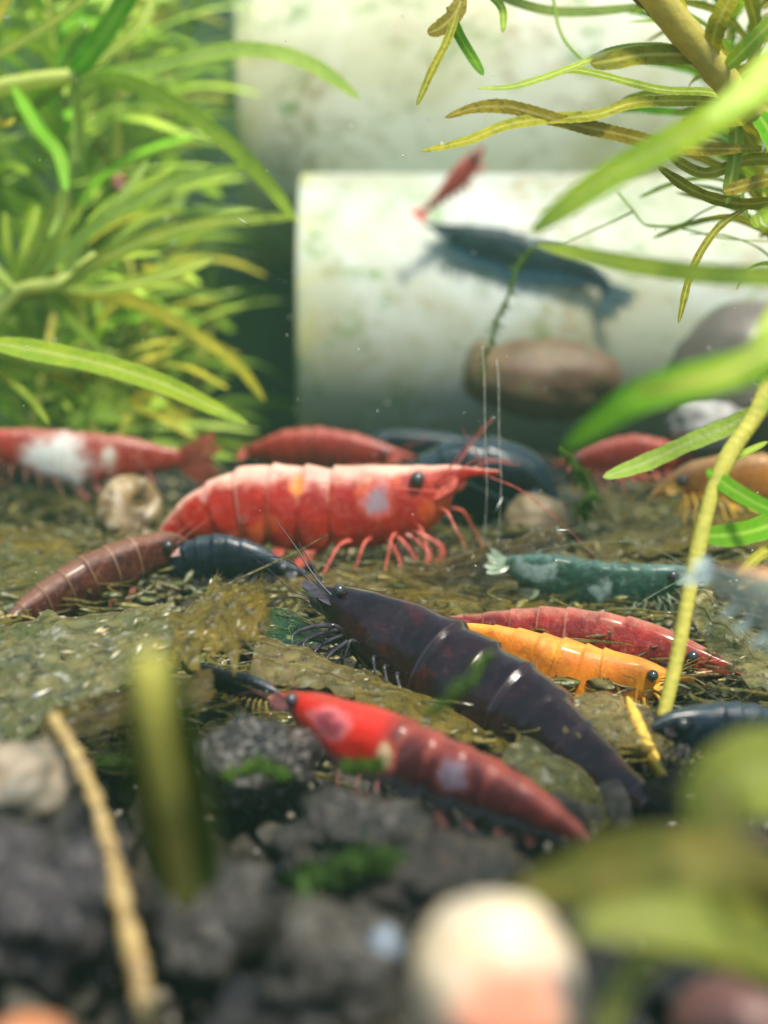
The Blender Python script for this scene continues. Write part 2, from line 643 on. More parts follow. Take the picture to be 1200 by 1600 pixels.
def mat_pebble():
    m, nt, b = newmat('cream_and_coral_stone')
    tc = N(nt, 'ShaderNodeTexCoord')
    vd = N(nt, 'ShaderNodeVectorMath', operation='DISTANCE')
    L(nt, tc.outputs['Object'], vd.inputs[0]); vd.inputs[1].default_value = (-0.03, -0.24, -0.09)
    vd2 = N(nt, 'ShaderNodeVectorMath', operation='DISTANCE')
    L(nt, tc.outputs['Object'], vd2.inputs[0]); vd2.inputs[1].default_value = (0.05, -0.23, 0.05)
    dm = mul(nt, vd.outputs['Value'], vd2.outputs['Value'], 'MINIMUM')
    nz = tex(nt, 6, 5, 0.6, 0.5)
    f = mul(nt, dm, mul(nt, nz, 0.22), 'ADD')
    c = mix(nt, step(nt, tex(nt, 3.5, 4), 0.4, 0.6), (0.62, 0.50, 0.32), (0.58, 0.50, 0.38))
    c = mix(nt, step(nt, f, 0.33, 0.15), c, (0.70, 0.24, 0.14))
    L(nt, c, b.inputs['Base Color'])
    b.inputs['Roughness'].default_value = 0.45
    b.inputs['Subsurface Weight'].default_value = 0.3
    b.inputs['Subsurface Scale'].default_value = 0.08
    bump(nt, b, nz, 0.3, 0.02)
    return m


GS = 'stones on the aquarium bed'
mk = mat_rock
rock('brown_pebble', 'smooth reddish brown oval pebble in front of the lower white pipe', 852, 594, 18.9, 0.98, 0.6, 0.50, mk('brown_stone', (0.13, 0.085, 0.038), (0.08, 0.032, 0.018), (0.085, 0.07, 0.03), 1.0, 0.6, 0.4), seed=1, amp=0.10, tilt=0.06, group=GS)
rock('olive_pebble', 'small olive brown pebble touching the left end of the reddish oval pebble', 757, 583, 19.1, 0.26, 0.3, 0.40, mk('olive_stone', (0.13, 0.09, 0.045), (0.07, 0.08, 0.03), None, 1.5, 0.35, 0.2), seed=2, amp=0.12, group=GS)
rock('taupe_stone', 'large round taupe stone at the right, half hidden by leaves', 1180, 590, 17.5, 0.95, 0.8, 0.88, mk('taupe_stone', (0.12, 0.10, 0.08), (0.07, 0.065, 0.05), None, 1.6, 0.4, 0.2), seed=4, amp=0.08, group=GS)
rock('pale_grey_stone', 'pale grey stone below the taupe stone at right', 1105, 665, 16.6, 0.42, 0.4, 0.30, mk('palegrey_stone', (0.35, 0.34, 0.32), (0.16, 0.15, 0.14), None, 2.5, 0.5, 0.3), seed=5, group=GS)
rock('cream_stone', 'cream coloured stone under the dark blue shrimp by the pipe', 838, 815, 14.6, 0.30, 0.3, 0.26, mk('cream_stone', (0.32, 0.23, 0.12), (0.18, 0.13, 0.07), None, 2.0, 0.4, 0.3), seed=6, group=GS)
rock('pink_white_pebble', 'large round white pebble with coral pink patches, nearest the camera', 772, 1535, 4.6, 0.248, 0.25, 0.262, mat_pebble(), seed=7, amp=0.08, group=GS)
rock('grey_rock', 'broad grey rock at lower left behind the yellow root', 320, 1440, 6.5, 0.30, 0.3, 0.25, mk('grey_rock', (0.040, 0.034, 0.028), (0.008, 0.007, 0.006), (0.0845, 0.0780, 0.0650), 3.0, 0.16, 0.9), seed=8, amp=0.3, group=GS)
rock('brown_grey_rock', 'brown grey rock at the bottom left of the round pink pebble', 530, 1520, 6.0, 0.30, 0.3, 0.30, mk('browngrey_rock', (0.055, 0.045, 0.033), (0.012, 0.010, 0.008), (0.1105, 0.1040, 0.0910), 3.5, 0.16, 0.9), seed=9, amp=0.3, group=GS)
rock('dark_grey_rock', 'dark grey rock with pale ridges at the lower left edge', 55, 1420, 6.3, 0.36, 0.3, 0.34, mk('darkgrey_rock', (0.035, 0.028, 0.028), (0.005, 0.005, 0.007), (0.0975, 0.0845, 0.0780), 3.0, 0.16, 0.9), seed=10, amp=0.35, group=GS)
rock('pale_tan_stone', 'pale tan rounded stone at the left edge beneath the speckled shrimp', 30, 1225, 7.2, 0.28, 0.3, 0.20, mk('paletan_stone', (0.28, 0.22, 0.15), (0.12, 0.11, 0.08), None, 2.5, 0.5, 0.4), seed=11, amp=0.2, group=GS)
rock('blue_grey_pebble', 'small shiny blue grey pebble between brown grey rock and pink pebble', 600, 1485, 5.9, 0.07, 0.08, 0.10, mk('bluegrey', (0.20, 0.24, 0.29), (0.08, 0.10, 0.12), None, 4, 0.25, 0.3), seed=12, group=GS)
rock('dark_red_pebble', 'dull reddish brown pebble in the bottom right corner', 1170, 1610, 5.2, 0.26, 0.25, 0.20, mk('darkred', (0.14, 0.06, 0.05), (0.08, 0.04, 0.035), None, 2, 0.5, 0.3), seed=13, amp=0.12, group=GS)
rock('orange_pebble', 'orange pebble cut off by the bottom left corner', 40, 1650, 5.0, 0.16, 0.2, 0.12, mk('orange', (0.50, 0.20, 0.08), (0.32, 0.12, 0.05), None, 2, 0.5, 0.3), seed=14, group=GS)
rock('charcoal_rock', 'charcoal rock between the pink pebble and the red front shrimp', 700, 1370, 6.9, 0.30, 0.3, 0.16, mk('charcoal', (0.02, 0.014, 0.010), (0.004, 0.0035, 0.0035), (0.0650, 0.0488, 0.0325), 4, 0.16, 0.9), seed=15, amp=0.35, group=GS)  # near black rock with brown mottles
rock('black_rock', 'jagged blackish rock left of the yellow green blurred stem', 130, 1330, 6.9, 0.20, 0.25, 0.20, mk('blackish', (0.012, 0.010, 0.010), (0.003, 0.003, 0.004), (0.0650, 0.0520, 0.0390), 4, 0.16, 0.9), seed=16, amp=0.4, group=GS)
rock('speckled_rock', 'dark speckled rock in front of the red shrimp head', 400, 1190, 8.3, 0.34, 0.3, 0.22, mk('speckled', (0.03, 0.026, 0.02), (0.005, 0.005, 0.007), (0.24, 0.22, 0.19), 6, 0.16, 0.9), seed=17, amp=0.3, group=GS)
rock('ridged_rock', 'rough grey rock under the belly of the red front shrimp', 560, 1300, 7.4, 0.34, 0.3, 0.18, mk('ridged', (0.028, 0.022, 0.018), (0.005, 0.0045, 0.0045), (0.1170, 0.1040, 0.0910), 5, 0.16, 0.9), seed=18, amp=0.35, group=GS)

# ------------------------------------------------------------------ shrimps
BV2, BF2 = ICO2


def ball(name, c, r, mat, parent, base, sx=1, sy=1, sz=1):
    V = [Vector((v[0] * r * sx, v[1] * r * sy, v[2] * r * sz)) + c - base for v in BV2]
    return link(name, mkmesh(name, V, [tuple(int(i) for i in f) for f in BF2]), mat, parent)


def shrimp(label, st, mbody, mlimb, cara=0.38, roll=0.0, wf=0.62, eye_at=0.17, eye_up=0.25, eye_r=None, fan=1.0, fan_tilt=0.6, legs=True, leg_len=1.0,
           ant=None, ant_len=1.0, seed=1, seg_depth=1.7, mfan=None, antennae=True, bristle=False, cat='shrimp', nseg=6, swim=True):
    rs = random.Random(seed)
    raw = []
    for (x, y, d, a, b) in st:
        p = P(x, y, d)
        raw.append((p.x, p.y, p.z, a * d / FPX, b * d / FPX))
    n = 118
    C = crom(raw, n)
    base = Vector((float(np.mean(C[:, 0])), float(np.mean(C[:, 1])), float(np.min(C[:, 2] - C[:, 4]))))
    root = thing('shrimp', base, label, cat, 'dwarf shrimps crowded on the aquarium bed')
    T, U, S = frames(C[:, :3], Vector((0, 0, 1)) if abs(C[0, 2] - C[-1, 2]) < 0.75 * abs(np.linalg.norm(C[0, :3] - C[-1, :3])) else Vector((1, 0, 0.6)))
    # roll about the body axis
    q = []
    for i in range(n):
        u = U[i] * cos(roll) + S[i] * sin(roll)
        q.append(u)
    U = q
    S = [T[i].cross(U[i]) for i in range(n)]
    M = 28
    rings, al, ds, sg, phs = [], [], [], [], []
    end = 0.97
    off = Vector((seed * 3.7, 0, 0))
    for i in range(n):
        t = i / (n - 1)
        up, dn = max(C[i, 3], 0.004), max(C[i, 4], 0.004)
        wd = wf * (up + dn) / 2
        edge = 0.0
        ku = kd = kw = 1.0
        phase = 0.0
        if t < cara:
            k = t / cara
            ku = 1 + 0.03 * seg_depth * max(0, (k - 0.85) / 0.15)
            kw = 1 + 0.10 * sin(pi * min(1, k)) + 0.03 * seg_depth * max(0, (k - 0.85) / 0.15)
            kd = 1.0
            edge = max(0, (k - 0.96) / 0.04)
        elif t < end:
            f = (t - cara) / (end - cara) * nseg
            g = f - int(f)
            ku = 1 + seg_depth * (0.055 * g ** 1.5 - 0.03)
            kw = 1 + seg_depth * (0.07 * g ** 1.5 - 0.03)
            kd = 1 + seg_depth * (0.24 * math.sqrt(max(0, sin(pi * g))) - 0.14) * (1 - 0.5 * (t - cara) / (1 - cara))
            edge = max(0, (g - 0.86) / 0.14)
            phase = abs(g - 0.5) * 2
        rg = []
        c = Vector(C[i][:3])
        for j in range(M):
            a = 2 * pi * j / M
            ca, sa = cos(a), sin(a)
            yy = ca * (up * ku if ca > 0 else dn * kd)
            xx = math.copysign(abs(sa) ** 0.85, sa) * wd * kw * (1 - 0.22 * (1 - ca) / 2)
            p = c + U[i] * yy + S[i] * xx
            p += (p - c) * 0.05 * noise.noise(p * 5 + off)
            rg.append(p)
            al.append(t); ds.append((ca + 1) / 2); sg.append(edge); phs.append(phase)
        rings.append(rg)
    body = link('body', rings_mesh('body', rings, {'along': al, 'dors': ds, 'seg': sg, 'phase': phs}, True, base), mbody, root)

    def at(t):
        i = min(n - 1, max(0, int(round(t * (n - 1)))))
        return Vector(C[i][:3]), T[i], U[i], S[i], C[i, 3], C[i, 4], wf * (C[i, 3] + C[i, 4]) / 2
    hmax = float(np.max(C[:, 3] + C[:, 4]))
    Lg = float(np.sum(np.linalg.norm(np.diff(C[:, :3], axis=0), axis=1)))
    fwd = -1.0                                   # T runs head to tail
    c, t_, u_, s_, up, dn, wd = at(eye_at)
    er = eye_r * raw[0][1] / FPX if eye_r else hmax * 0.105
    for sgn in (-1, 1):
        p = c + u_ * up * eye_up + s_ * sgn * (wd * 0.95 + er * 0.35) - t_ * er * 0.5
        e = ball('eye', p, er, m_eye, root, base, 1, 1, 1)
        st_ = tube('eye_stalk', [c + u_ * up * eye_up * 0.6 + s_ * sgn * wd * 0.4, p], er * 0.8, er * 0.7, 8, 5, base)
        link('eye_stalk', st_, mbody, root)
    # blades beside the rostrum
    c, t_, u_, s_, up, dn, wd = at(eye_at * 0.9)
    for sgn in (-1, 1):
        a = c - u_ * dn * 0.25 + s_ * sgn * wd * 0.6
        pts = [a, a - t_ * Lg * 0.06 + s_ * sgn * wd * 0.25, a - t_ * Lg * 0.09 + u_ * up * 0.1 + s_ * sgn * wd * 0.3]
        link('antennal_scale', leaf_mesh('antennal_scale', pts, hmax * 0.10, (s_ * sgn + u_ * 0.6).normalized(), 12, 0.01, 0.1, base=base, root=0.7), mlimb, root)
        # antennules
        for k in range(2):
            b0 = a + u_ * dn * 0.2
            dv = (-t_ + u_ * (0.35 - 0.45 * k + rs.uniform(-.15, .15)) + s_ * sgn * rs.uniform(0.05, 0.4)).normalized()
            L1 = Lg * 0.24 * ant_len
            pts = [b0, b0 + dv * L1 * 0.3, b0 + dv * L1 * 0.65 + u_ * L1 * 0.06, b0 + dv * L1 - u_ * L1 * (0.12 if k else -0.1)]
            link('antennule', tube('antennule', pts, hmax * 0.015, hmax * 0.004, 5, 14, base), mlimb, root)
    if antennae and ant is None:
        for sgn in (-1, 1):
            b0 = c - u_ * dn * 0.2 + s_ * sgn * wd * 0.6 - t_ * Lg * 0.04
            L1 = Lg * 0.6 * ant_len
            e1 = (-t_ + s_ * sgn * 0.6 + u_ * 0.3).normalized()
            e2 = (t_ * rs.uniform(0.2, 1.0) + s_ * sgn * 0.9 + u_ * rs.uniform(-0.4, 0.4)).normalized()
            pts = [b0, b0 + e1 * L1 * 0.15, b0 + e1 * L1 * 0.22 + e2 * L1 * 0.2, b0 + e1 * L1 * 0.2 + e2 * L1 * 0.8]
            link('antenna', tube('antenna', pts, hmax * 0.009, hmax * 0.003, 5, 24, base), mlimb, root)
    if ant:
        for pl in ant:
            pts = [P(*q_) for q_ in pl]
            link('antenna', tube('antenna', pts, hmax * 0.009, hmax * 0.003, 5, 30, base), mlimb, root)
    if legs:
        for k in range(5):
            tt = cara * (0.42 + 0.12 * k)
            c, t_, u_, s_, up, dn, wd = at(tt)
            for sgn in (-1, 1):
                a = c - u_ * dn * 0.8 + s_ * sgn * wd * 0.45
                LL = hmax * leg_len * rs.uniform(0.8, 1.05)
                lean = (-0.55 + 0.30 * k) + rs.uniform(-0.15, 0.15)
                kn = a + s_ * sgn * LL * 0.38 - u_ * LL * 0.12 + t_ * lean * LL * 0.3
                an = kn + s_ * sgn * LL * 0.16 - Vector((0, 0, 1)) * LL * 0.45 + t_ * lean * LL * 0.35
                ft = an - Vector((0, 0, 1)) * LL * 0.35 - s_ * sgn * LL * 0.06 + t_ * lean * LL * 0.25
                g = gz(ft.x, ft.y) + 0.02
                if ft.z < g:
                    ft.z = g
                    if an.z < g + 0.05: an.z = g + 0.05
                pts = [a, (a + kn) / 2 + u_ * LL * 0.04, kn, (kn + an) / 2, an, ft]
                link('leg', tube('leg', pts, hmax * 0.026, hmax * 0.005, 6, 22, base), mlimb, root)
        c, t_, u_, s_, up, dn, wd = at(eye_at * 1.35)
        for sgn in (-1, 1):              # feeding limbs under the head
            for k in range(4):
                a = c - u_ * dn * 0.7 + t_ * k * hmax * 0.08 + s_ * sgn * wd * 0.4
                L1 = hmax * 0.5
                pts = [a, a - t_ * L1 * (0.5 - 0.12 * k) - u_ * L1 * 0.35, a - t_ * L1 * (0.75 - 0.18 * k) - u_ * L1 * 0.75, a - t_ * L1 * (0.45 - .12 * k) - u_ * L1 * 1.05]
                link('feeding_limb', tube('feeding_limb', pts, hmax * 0.032, hmax * 0.012, 6, 12, base), mlimb, root)
    if swim:
        for k in range(5):
            tt = cara + (end - cara) * (k + 0.5) / nseg
            c, t_, u_, s_, up, dn, wd = at(tt)
            for sgn in (-1, 1):
                a = c - u_ * dn * 0.85 + s_ * sgn * wd * 0.4
                pts = [a, a - u_ * dn * 0.35 + t_ * dn * 0.1, a - u_ * dn * 0.62 + t_ * dn * 0.45]
                link('swimmeret', leaf_mesh('swimmeret', pts, hmax * 0.07, s_ * sgn, 9, 0.008, 0.1, base=base, root=0.8), mlimb, root)
    if fan > 0:
        c, t_, u_, s_, up, dn, wd = at(0.985)
        sp = (s_ * cos(fan_tilt) + u_ * sin(fan_tilt)).normalized()
        nn = t_.cross(sp).normalized()
        LF = Lg * 0.13 * fan
        for k, an in enumerate((-0.62, -0.30, 0.0, 0.30, 0.62)):
            dv = (t_ * cos(an) + sp * sin(an)).normalized()
            ll = LF * (1.0 if k != 2 else 0.85)
            a = c + sp * an * (up + dn) * 0.35 + nn * 0.004 * (k - 2)
            pts = [a, a + dv * ll * 0.5 + nn * 0.01, a + dv * ll]
            if bristle:
                bt = []
                for z_ in range(46):
                    f_ = rs.uniform(0.25, 1.0)
                    q0 = a + dv * ll * f_ * 0.9 + sp * rs.uniform(-1, 1) * LF * 0.15
                    dd_ = (dv + sp * rs.uniform(-0.5, 0.5) + nn * rs.uniform(-0.4, 0.4)).normalized()
                    bt.append((q0, q0 + dd_ * LF * rs.uniform(0.15, 0.4), LF * rs.uniform(0.010, 0.022)))
                VV, FF = [], []
                for (q0, q1, rr) in bt:
                    i0 = len(VV); o1 = (q1 - q0).orthogonal().normalized() * rr; o2 = (q1 - q0).cross(o1).normalized() * rr
                    VV += [q0 + o1 - base, q0 - o1 * .5 + o2 - base, q0 - o1 * .5 - o2 - base, q1 - base]
                    FF += [(i0, i0 + 1, i0 + 3), (i0 + 1, i0 + 2, i0 + 3), (i0 + 2, i0, i0 + 3)]
                bo = link('bristles', mkmesh('bristles', VV, FF), mfan or mlimb, root)
                bo['kind'] = 'stuff'
            link('tail_blade', leaf_mesh('tail_blade', pts, LF * (0.17 if k != 2 else 0.12), nn, 12, 0.01, 0.06, base=base, blunt=0.35, root=0.45), mfan or mlimb, root)
    return root


RED, DRED, PINK = (0.46, 0.014, 0.006), (0.24, 0.007, 0.005), (0.86, 0.52, 0.40)
m_red = mat_shrimp('red_shell', RED, (0.28, 0.010, 0.006), (0.88, 0.58, 0.44), 0.85, (0.74, 0.16, 0.03), 0.4, 1.8, seed=1, speck=0.10, wedge=0.6, wcol=(0.80, 0.42, 0.34), spot=[(0.335, 0.58, 0.045, 0.20, (0.24, 0.22, 0.27), (0.62, 0.16, 0.12)), (0.56, 0.75, 0.02, 0.16, (0.80, 0.30, 0.05), (0.80, 0.18, 0.06))])  # pale back: shell saddles and painted highlight in one colour
m_redl = mat_limb('red_limbs', (0.50, 0.09, 0.06), 0.7)
m_thread = mat_limb('pale_thread', (0.40, 0.38, 0.32), 0.45)
m_dark = mat_shrimp('purple_black_shell', (0.015, 0.0045, 0.007), (0.006, 0.002, 0.0035), (0.09, 0.06, 0.06), 0.25, (0.036, 0.007, 0.007), 0.6, 2.5, rough=0.12, seed=2, sss=0.0, line=(0.07, 0.045, 0.05), speck=0.12, coat=0.6, bmp=0.10, clear=0)  # paler plate-edge lines are painted highlights
m_darkl = mat_limb('dark_limbs', (0.020, 0.014, 0.020), 0.85)
m_blueblk = mat_shrimp('blue_black_shell', (0.006, 0.014, 0.028), (0.003, 0.005, 0.010), (0.06, 0.10, 0.12), 0.35, None, 0, 2.2, rough=0.14, seed=3, sss=0.02, line=(0.02, 0.03, 0.05), speck=0.2, clear=0, coat=0.3)
m_brown = mat_shrimp('brown_shell', (0.10, 0.024, 0.014), (0.035, 0.010, 0.010), (0.30, 0.15, 0.10), 0.5, (0.22, 0.05, 0.03), 0.5, 1.8, rough=0.25, seed=4, sss=0.1, line=(0.45, 0.30, 0.18))
m_deep = mat_shrimp('deep_red_shell', (0.42, 0.018, 0.010), (0.18, 0.006, 0.006), (0.85, 0.42, 0.28), 0.40, None, 0, 3.0, rough=0.22, seed=5, sss=0.10, coat=0.5, bmp=0.8, line=(0.70, 0.30, 0.20), speck=0.25, glint=0.4)
m_orange = mat_shrimp('orange_shell', (0.86, 0.36, 0.010), (0.42, 0.12, 0.012), (0.95, 0.50, 0.10), 0.4, (0.75, 0.20, 0.02), 0.5, 2.4, seed=6, sss=0.35, speck=0.2)
m_orangel = mat_limb('orange_limbs', (0.75, 0.38, 0.04), 0.85)
m_rwhite = mat_shrimp('red_white_shell', (0.36, 0.028, 0.016), (0.20, 0.018, 0.012), (0.60, 0.34, 0.26), 0.3, (0.4, 0.08, 0.05), 0.3, 1.3, seed=9.4, sss=0.2, spot=[(0.46, 0.42, 0.14, 0.48, (0.62, 0.68, 0.63), (0.66, 0.62, 0.56)), (0.68, 0.45, 0.04, 0.28, (0.56, 0.56, 0.48), (0.5, 0.3, 0.22))])
m_front = mat_shrimp('red_head_mauve_tail_shell', (0.15, 0.022, 0.022), (0.06, 0.014, 0.018), (0.28, 0.05, 0.03), 0.5, (0.16, 0.12, 0.16), 0.5, 1.9, seed=7, front=(0.60, 0.022, 0.014), belly=(0.28, 0.30, 0.32), sss=0.2, speck=0.2, wedge=0.35, wcol=(0.38, 0.08, 0.05), spot=[(0.25, 0.62, 0.06, 0.22, (0.22, 0.03, 0.05), (0.60, 0.26, 0.28)), (0.43, 0.5, 0.03, 0.25, (0.75, 0.62, 0.35), (0.70, 0.12, 0.06)), (0.62, 0.6, 0.04, 0.3, (0.20, 0.17, 0.22), (0.24, 0.06, 0.06))])
m_mar = mat_shrimp('dull_red_shell', (0.30, 0.022, 0.014), (0.15, 0.014, 0.012), (0.50, 0.15, 0.11), 0.6, None, 0, 1.8, seed=8, sss=0.2)
m_blue = mat_shrimp('slate_blue_shell', (0.008, 0.030, 0.042), (0.004, 0.012, 0.018), (0.05, 0.08, 0.09), 0.3, None, 0, 1.8, seed=9, belly=(0.14, 0.34, 0.52), sss=0.1, line=(0.02, 0.04, 0.05))
m_bluel = mat_limb('slate_limbs', (0.08, 0.14, 0.16), 0.75)
m_green = mat_shrimp('green_shell', (0.015, 0.095, 0.060), (0.010, 0.040, 0.025), (0.30, 0.50, 0.45), 0.4, (0.40, 0.52, 0.48), 0.8, 1.6, seed=12, rough=0.2, clear=0.5, line=(0.02, 0.08, 0.14), sss=0.1, bmp=0.5)
m_greenl = mat_limb('green_limbs', (0.18, 0.24, 0.14), 0.7)
m_wild = mat_shrimp('speckled_olive_shell', (0.15, 0.15, 0.07), (0.035, 0.045, 0.028), (0.60, 0.58, 0.38), 0.7, (0.26, 0.31, 0.27), 0.6, 4.5, rough=0.14, clear=0.15, seed=13, bmp=1.6, line=(0.4, 0.4, 0.25), speck=0.85, glint=0.5, sss=0.05)
m_wildl = mat_limb('gold_limbs', (0.34, 0.25, 0.05), 0.85, 0.2)
m_obr = mat_shrimp('orange_brown_shell', (0.50, 0.20, 0.03), (0.24, 0.09, 0.02), (0.66, 0.40, 0.16), 0.5, None, 0, 2.2, seed=14, sss=0.2)
m_pale = mat_shrimp('milky_shell', (0.42, 0.48, 0.42), (0.22, 0.28, 0.22), (0.85, 0.42, 0.18), 0.9, None, 0, 3.0, seed=15, clear=0.7)
m_yel = mat_shrimp('yellow_shell', (0.62, 0.42, 0.02), (0.42, 0.26, 0.02), (0.80, 0.60, 0.15), 0.4, None, 0, 3.0, seed=16)


def ramp_d(st, d0, d1):
    n = len(st)
    return [(x, y, d0 + (d1 - d0) * i / (n - 1), a, b) for i, (x, y, a, b) in enumerate(st)]


# the large red one in the middle
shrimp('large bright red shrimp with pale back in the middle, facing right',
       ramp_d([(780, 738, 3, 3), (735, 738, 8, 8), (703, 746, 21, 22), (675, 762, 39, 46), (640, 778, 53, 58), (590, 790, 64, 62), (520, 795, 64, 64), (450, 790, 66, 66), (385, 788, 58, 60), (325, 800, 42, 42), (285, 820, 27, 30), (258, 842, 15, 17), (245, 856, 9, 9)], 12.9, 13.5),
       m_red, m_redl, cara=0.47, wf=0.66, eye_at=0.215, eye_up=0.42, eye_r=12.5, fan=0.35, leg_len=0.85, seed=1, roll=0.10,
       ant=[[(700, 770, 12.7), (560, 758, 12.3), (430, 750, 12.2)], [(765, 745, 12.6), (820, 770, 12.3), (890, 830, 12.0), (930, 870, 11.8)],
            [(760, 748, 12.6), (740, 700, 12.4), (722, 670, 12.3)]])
# behind it
shrimp('dull red shrimp directly behind the back of the large red one',
       ramp_d([(645, 716, 3, 3), (615, 710, 10, 12), (560, 702, 22, 30), (500, 697, 29, 34), (450, 696, 25, 30), (410, 702, 14, 18), (385, 706, 8, 8)], 16.4, 16.8), m_mar, m_redl, seed=2, fan=0.6)
shrimp('red shrimp with large white saddle at the left edge, tail fan raised',
       ramp_d([(-70, 690, 4, 4), (-20, 690, 18, 20), (40, 700, 32, 38), (100, 712, 40, 46), (160, 712, 36, 42), (210, 712, 28, 34), (250, 714, 18, 22), (285, 716, 12, 12)], 15.5, 15.7), m_rwhite, mat_limb('dull_clear_limbs', (0.22, 0.07, 0.05), 0.5), cara=0.5, seed=3, leg_len=0.35, fan=1.5, fan_tilt=1.2, mfan=m_redl)
shrimp('blackish shrimp behind the nose end of the dull red shrimp',
       ramp_d([(560, 700, 4, 4), (600, 690, 16, 18), (650, 694, 22, 28), (710, 704, 24, 30), (760, 716, 20, 24), (800, 730, 12, 14)], 17.6, 17.6), m_blueblk, m_bluel, seed=4)
shrimp('dark blue shrimp arched behind the head of the large red one',
       ramp_d([(872, 812, 4, 4), (858, 785, 20, 20), (825, 754, 46, 60), (775, 745, 60, 84), (720, 745, 62, 76), (670, 760, 50, 52), (620, 790, 25, 28), (590, 810, 12, 12)], 14.9, 15.3), m_blueblk, m_bluel, seed=5, cara=0.42, leg_len=1.1, eye_r=11)
# left middle
shrimp('reddish brown shrimp with ringed abdomen at the left, below the tan snail',
       ramp_d([(300, 852, 5, 5), (265, 853, 22, 26), (220, 866, 30, 38), (170, 888, 37, 42), (115, 917, 38, 40), (65, 945, 30, 32), (25, 970, 20, 22), (0, 990, 12, 12)], 12.6, 11.6), m_brown, mat_limb('brown_limbs', (0.2, 0.07, 0.04), 0.85), seed=6, cara=0.3, seg_depth=1.3, wf=0.75, antennae=False, fan=0.4, legs=False)
shrimp('black shrimp lying beneath the belly of the large red one',
       ramp_d([(480, 898, 4, 4), (440, 888, 14, 14), (385, 872, 28, 32), (335, 868, 34, 36), (285, 875, 26, 30), (245, 885, 12, 14)], 12.4, 12.5), m_blueblk, m_darkl, seed=7, cara=0.45, antennae=False, fan=0.5)
# in focus
shrimp('purple black glossy shrimp lying diagonally in sharp focus, head at upper left',
       [(474, 916, 10.4, 4, 4), (500, 926, 10.4, 12, 12), (528, 944, 10.35, 32, 30), (580, 976, 10.2, 54, 56), (640, 1012, 10.1, 70, 70), (700, 1047, 9.9, 76, 75), (760, 1082, 9.75, 75, 76), (820, 1114, 9.55, 70, 70), (870, 1152, 9.3, 58, 58), (920, 1192, 9.05, 46, 46), (970, 1230, 8.8, 34, 33), (1015, 1258, 8.6, 20, 19)],
       m_dark, m_darkl, cara=0.38, roll=-0.55, wf=0.80, eye_at=0.105, eye_up=0.30, eye_r=10.5, fan=1.1, seed=9, leg_len=0.5,
       ant=[[(505, 935, 10.2), (460, 925, 10.1), (420, 890, 10.0), (395, 870, 9.9)], [(490, 950, 10.2), (470, 950, 10.0), (500, 985, 9.8)]])
shrimp('deep red shrimp with glinting ringed back behind the purple black one',
       ramp_d([(1158, 1048, 4, 4), (1115, 1040, 20, 24), (1050, 1024, 36, 42), (980, 1006, 43, 50), (900, 992, 43, 48), (830, 985, 36, 40), (760, 980, 24, 26), (700, 975, 12, 13)], 10.7, 11.3), m_deep, m_redl, seed=10, cara=0.40, seg_depth=1.5, roll=0.2, fan=0.5, antennae=False, leg_len=0.6)
shrimp('orange shrimp between the purple black and the deep red ones',
       ramp_d([(1085, 1062, 4, 4), (1045, 1060, 14, 16), (995, 1058, 32, 46), (930, 1054, 44, 84), (870, 1036, 42, 84), (825, 1018, 34, 60), (775, 1000, 24, 36), (720, 985, 12, 14)], 10.15, 10.5), m_orange, m_orangel, seed=11, cara=0.38, eye_at=0.18, eye_r=10, fan=0.6, antennae=False, roll=0.1)
shrimp('slim yellow shrimp pointing down right, beside the purple black tail',
       ramp_d([(980, 1092, 6, 6), (988, 1118, 17, 17), (1000, 1150, 21, 21), (1018, 1185, 18, 18), (1035, 1212, 13, 13), (1050, 1235, 6, 6)], 9.5, 8.9), m_yel, m_orangel, seed=12, legs=False, antennae=False, fan=0.5, swim=False)
shrimp('red headed shrimp with mauve abdomen in the foreground, facing left',
       ramp_d([(426, 1090, 3, 3), (455, 1094, 13, 14), (485, 1110, 30, 42), (535, 1138, 46, 60), (595, 1162, 52, 62), (650, 1184, 52, 60), (710, 1208, 50, 56), (770, 1234, 46, 50), (830, 1262, 36, 38), (880, 1292, 24, 26), (918, 1318, 13, 13)], 8.9, 7.8), m_front, mat_limb('mauve_limbs', (0.16, 0.05, 0.045), 0.6), cara=0.46, seed=13, eye_at=0.125, eye_up=0.42, eye_r=11, wf=0.78, fan=1.0, leg_len=0.6, roll=-0.15,
       ant=[[(440, 1100, 8.8), (400, 1130, 8.6), (330, 1150, 8.4)]])
shrimp('blue black shrimp at the right edge above the big blurred leaf',
       ramp_d([(1018, 1138, 5, 5), (1050, 1132, 22, 26), (1105, 1136, 38, 46), (1165, 1142, 44, 50), (1225, 1152, 36, 38), (1280, 1160, 22, 24)], 8.7, 9.0), m_blueblk, m_darkl, seed=14, cara=0.4, antennae=False, leg_len=0.4)
shrimp('small dark shrimp just left of the red headed foreground shrimp',
       ramp_d([(445, 1092, 3, 3), (420, 1082, 14, 14), (385, 1072, 20, 20), (345, 1062, 18, 18), (310, 1048, 13, 13), (285, 1036, 8, 8)], 9.4, 9.6), m_blueblk, m_wildl, seed=15, fan=0.8, leg_len=0.6)
shrimp('slate blue shrimp clinging to the front of the lower white pipe',
       ramp_d([(664, 350, 2, 2), (690, 358, 9, 10), (725, 374, 25, 30), (775, 390, 34, 38), (825, 402, 33, 37), (868, 410, 28, 32), (905, 422, 22, 24), (936, 438, 14, 14), (950, 455, 9, 9)], 20.08, 19.86), m_blue, m_bluel, seed=16, cara=0.42, fan=1.25, fan_tilt=1.3, leg_len=0.3, ant_len=0.3, eye_r=7, swim=False, wf=0.5)
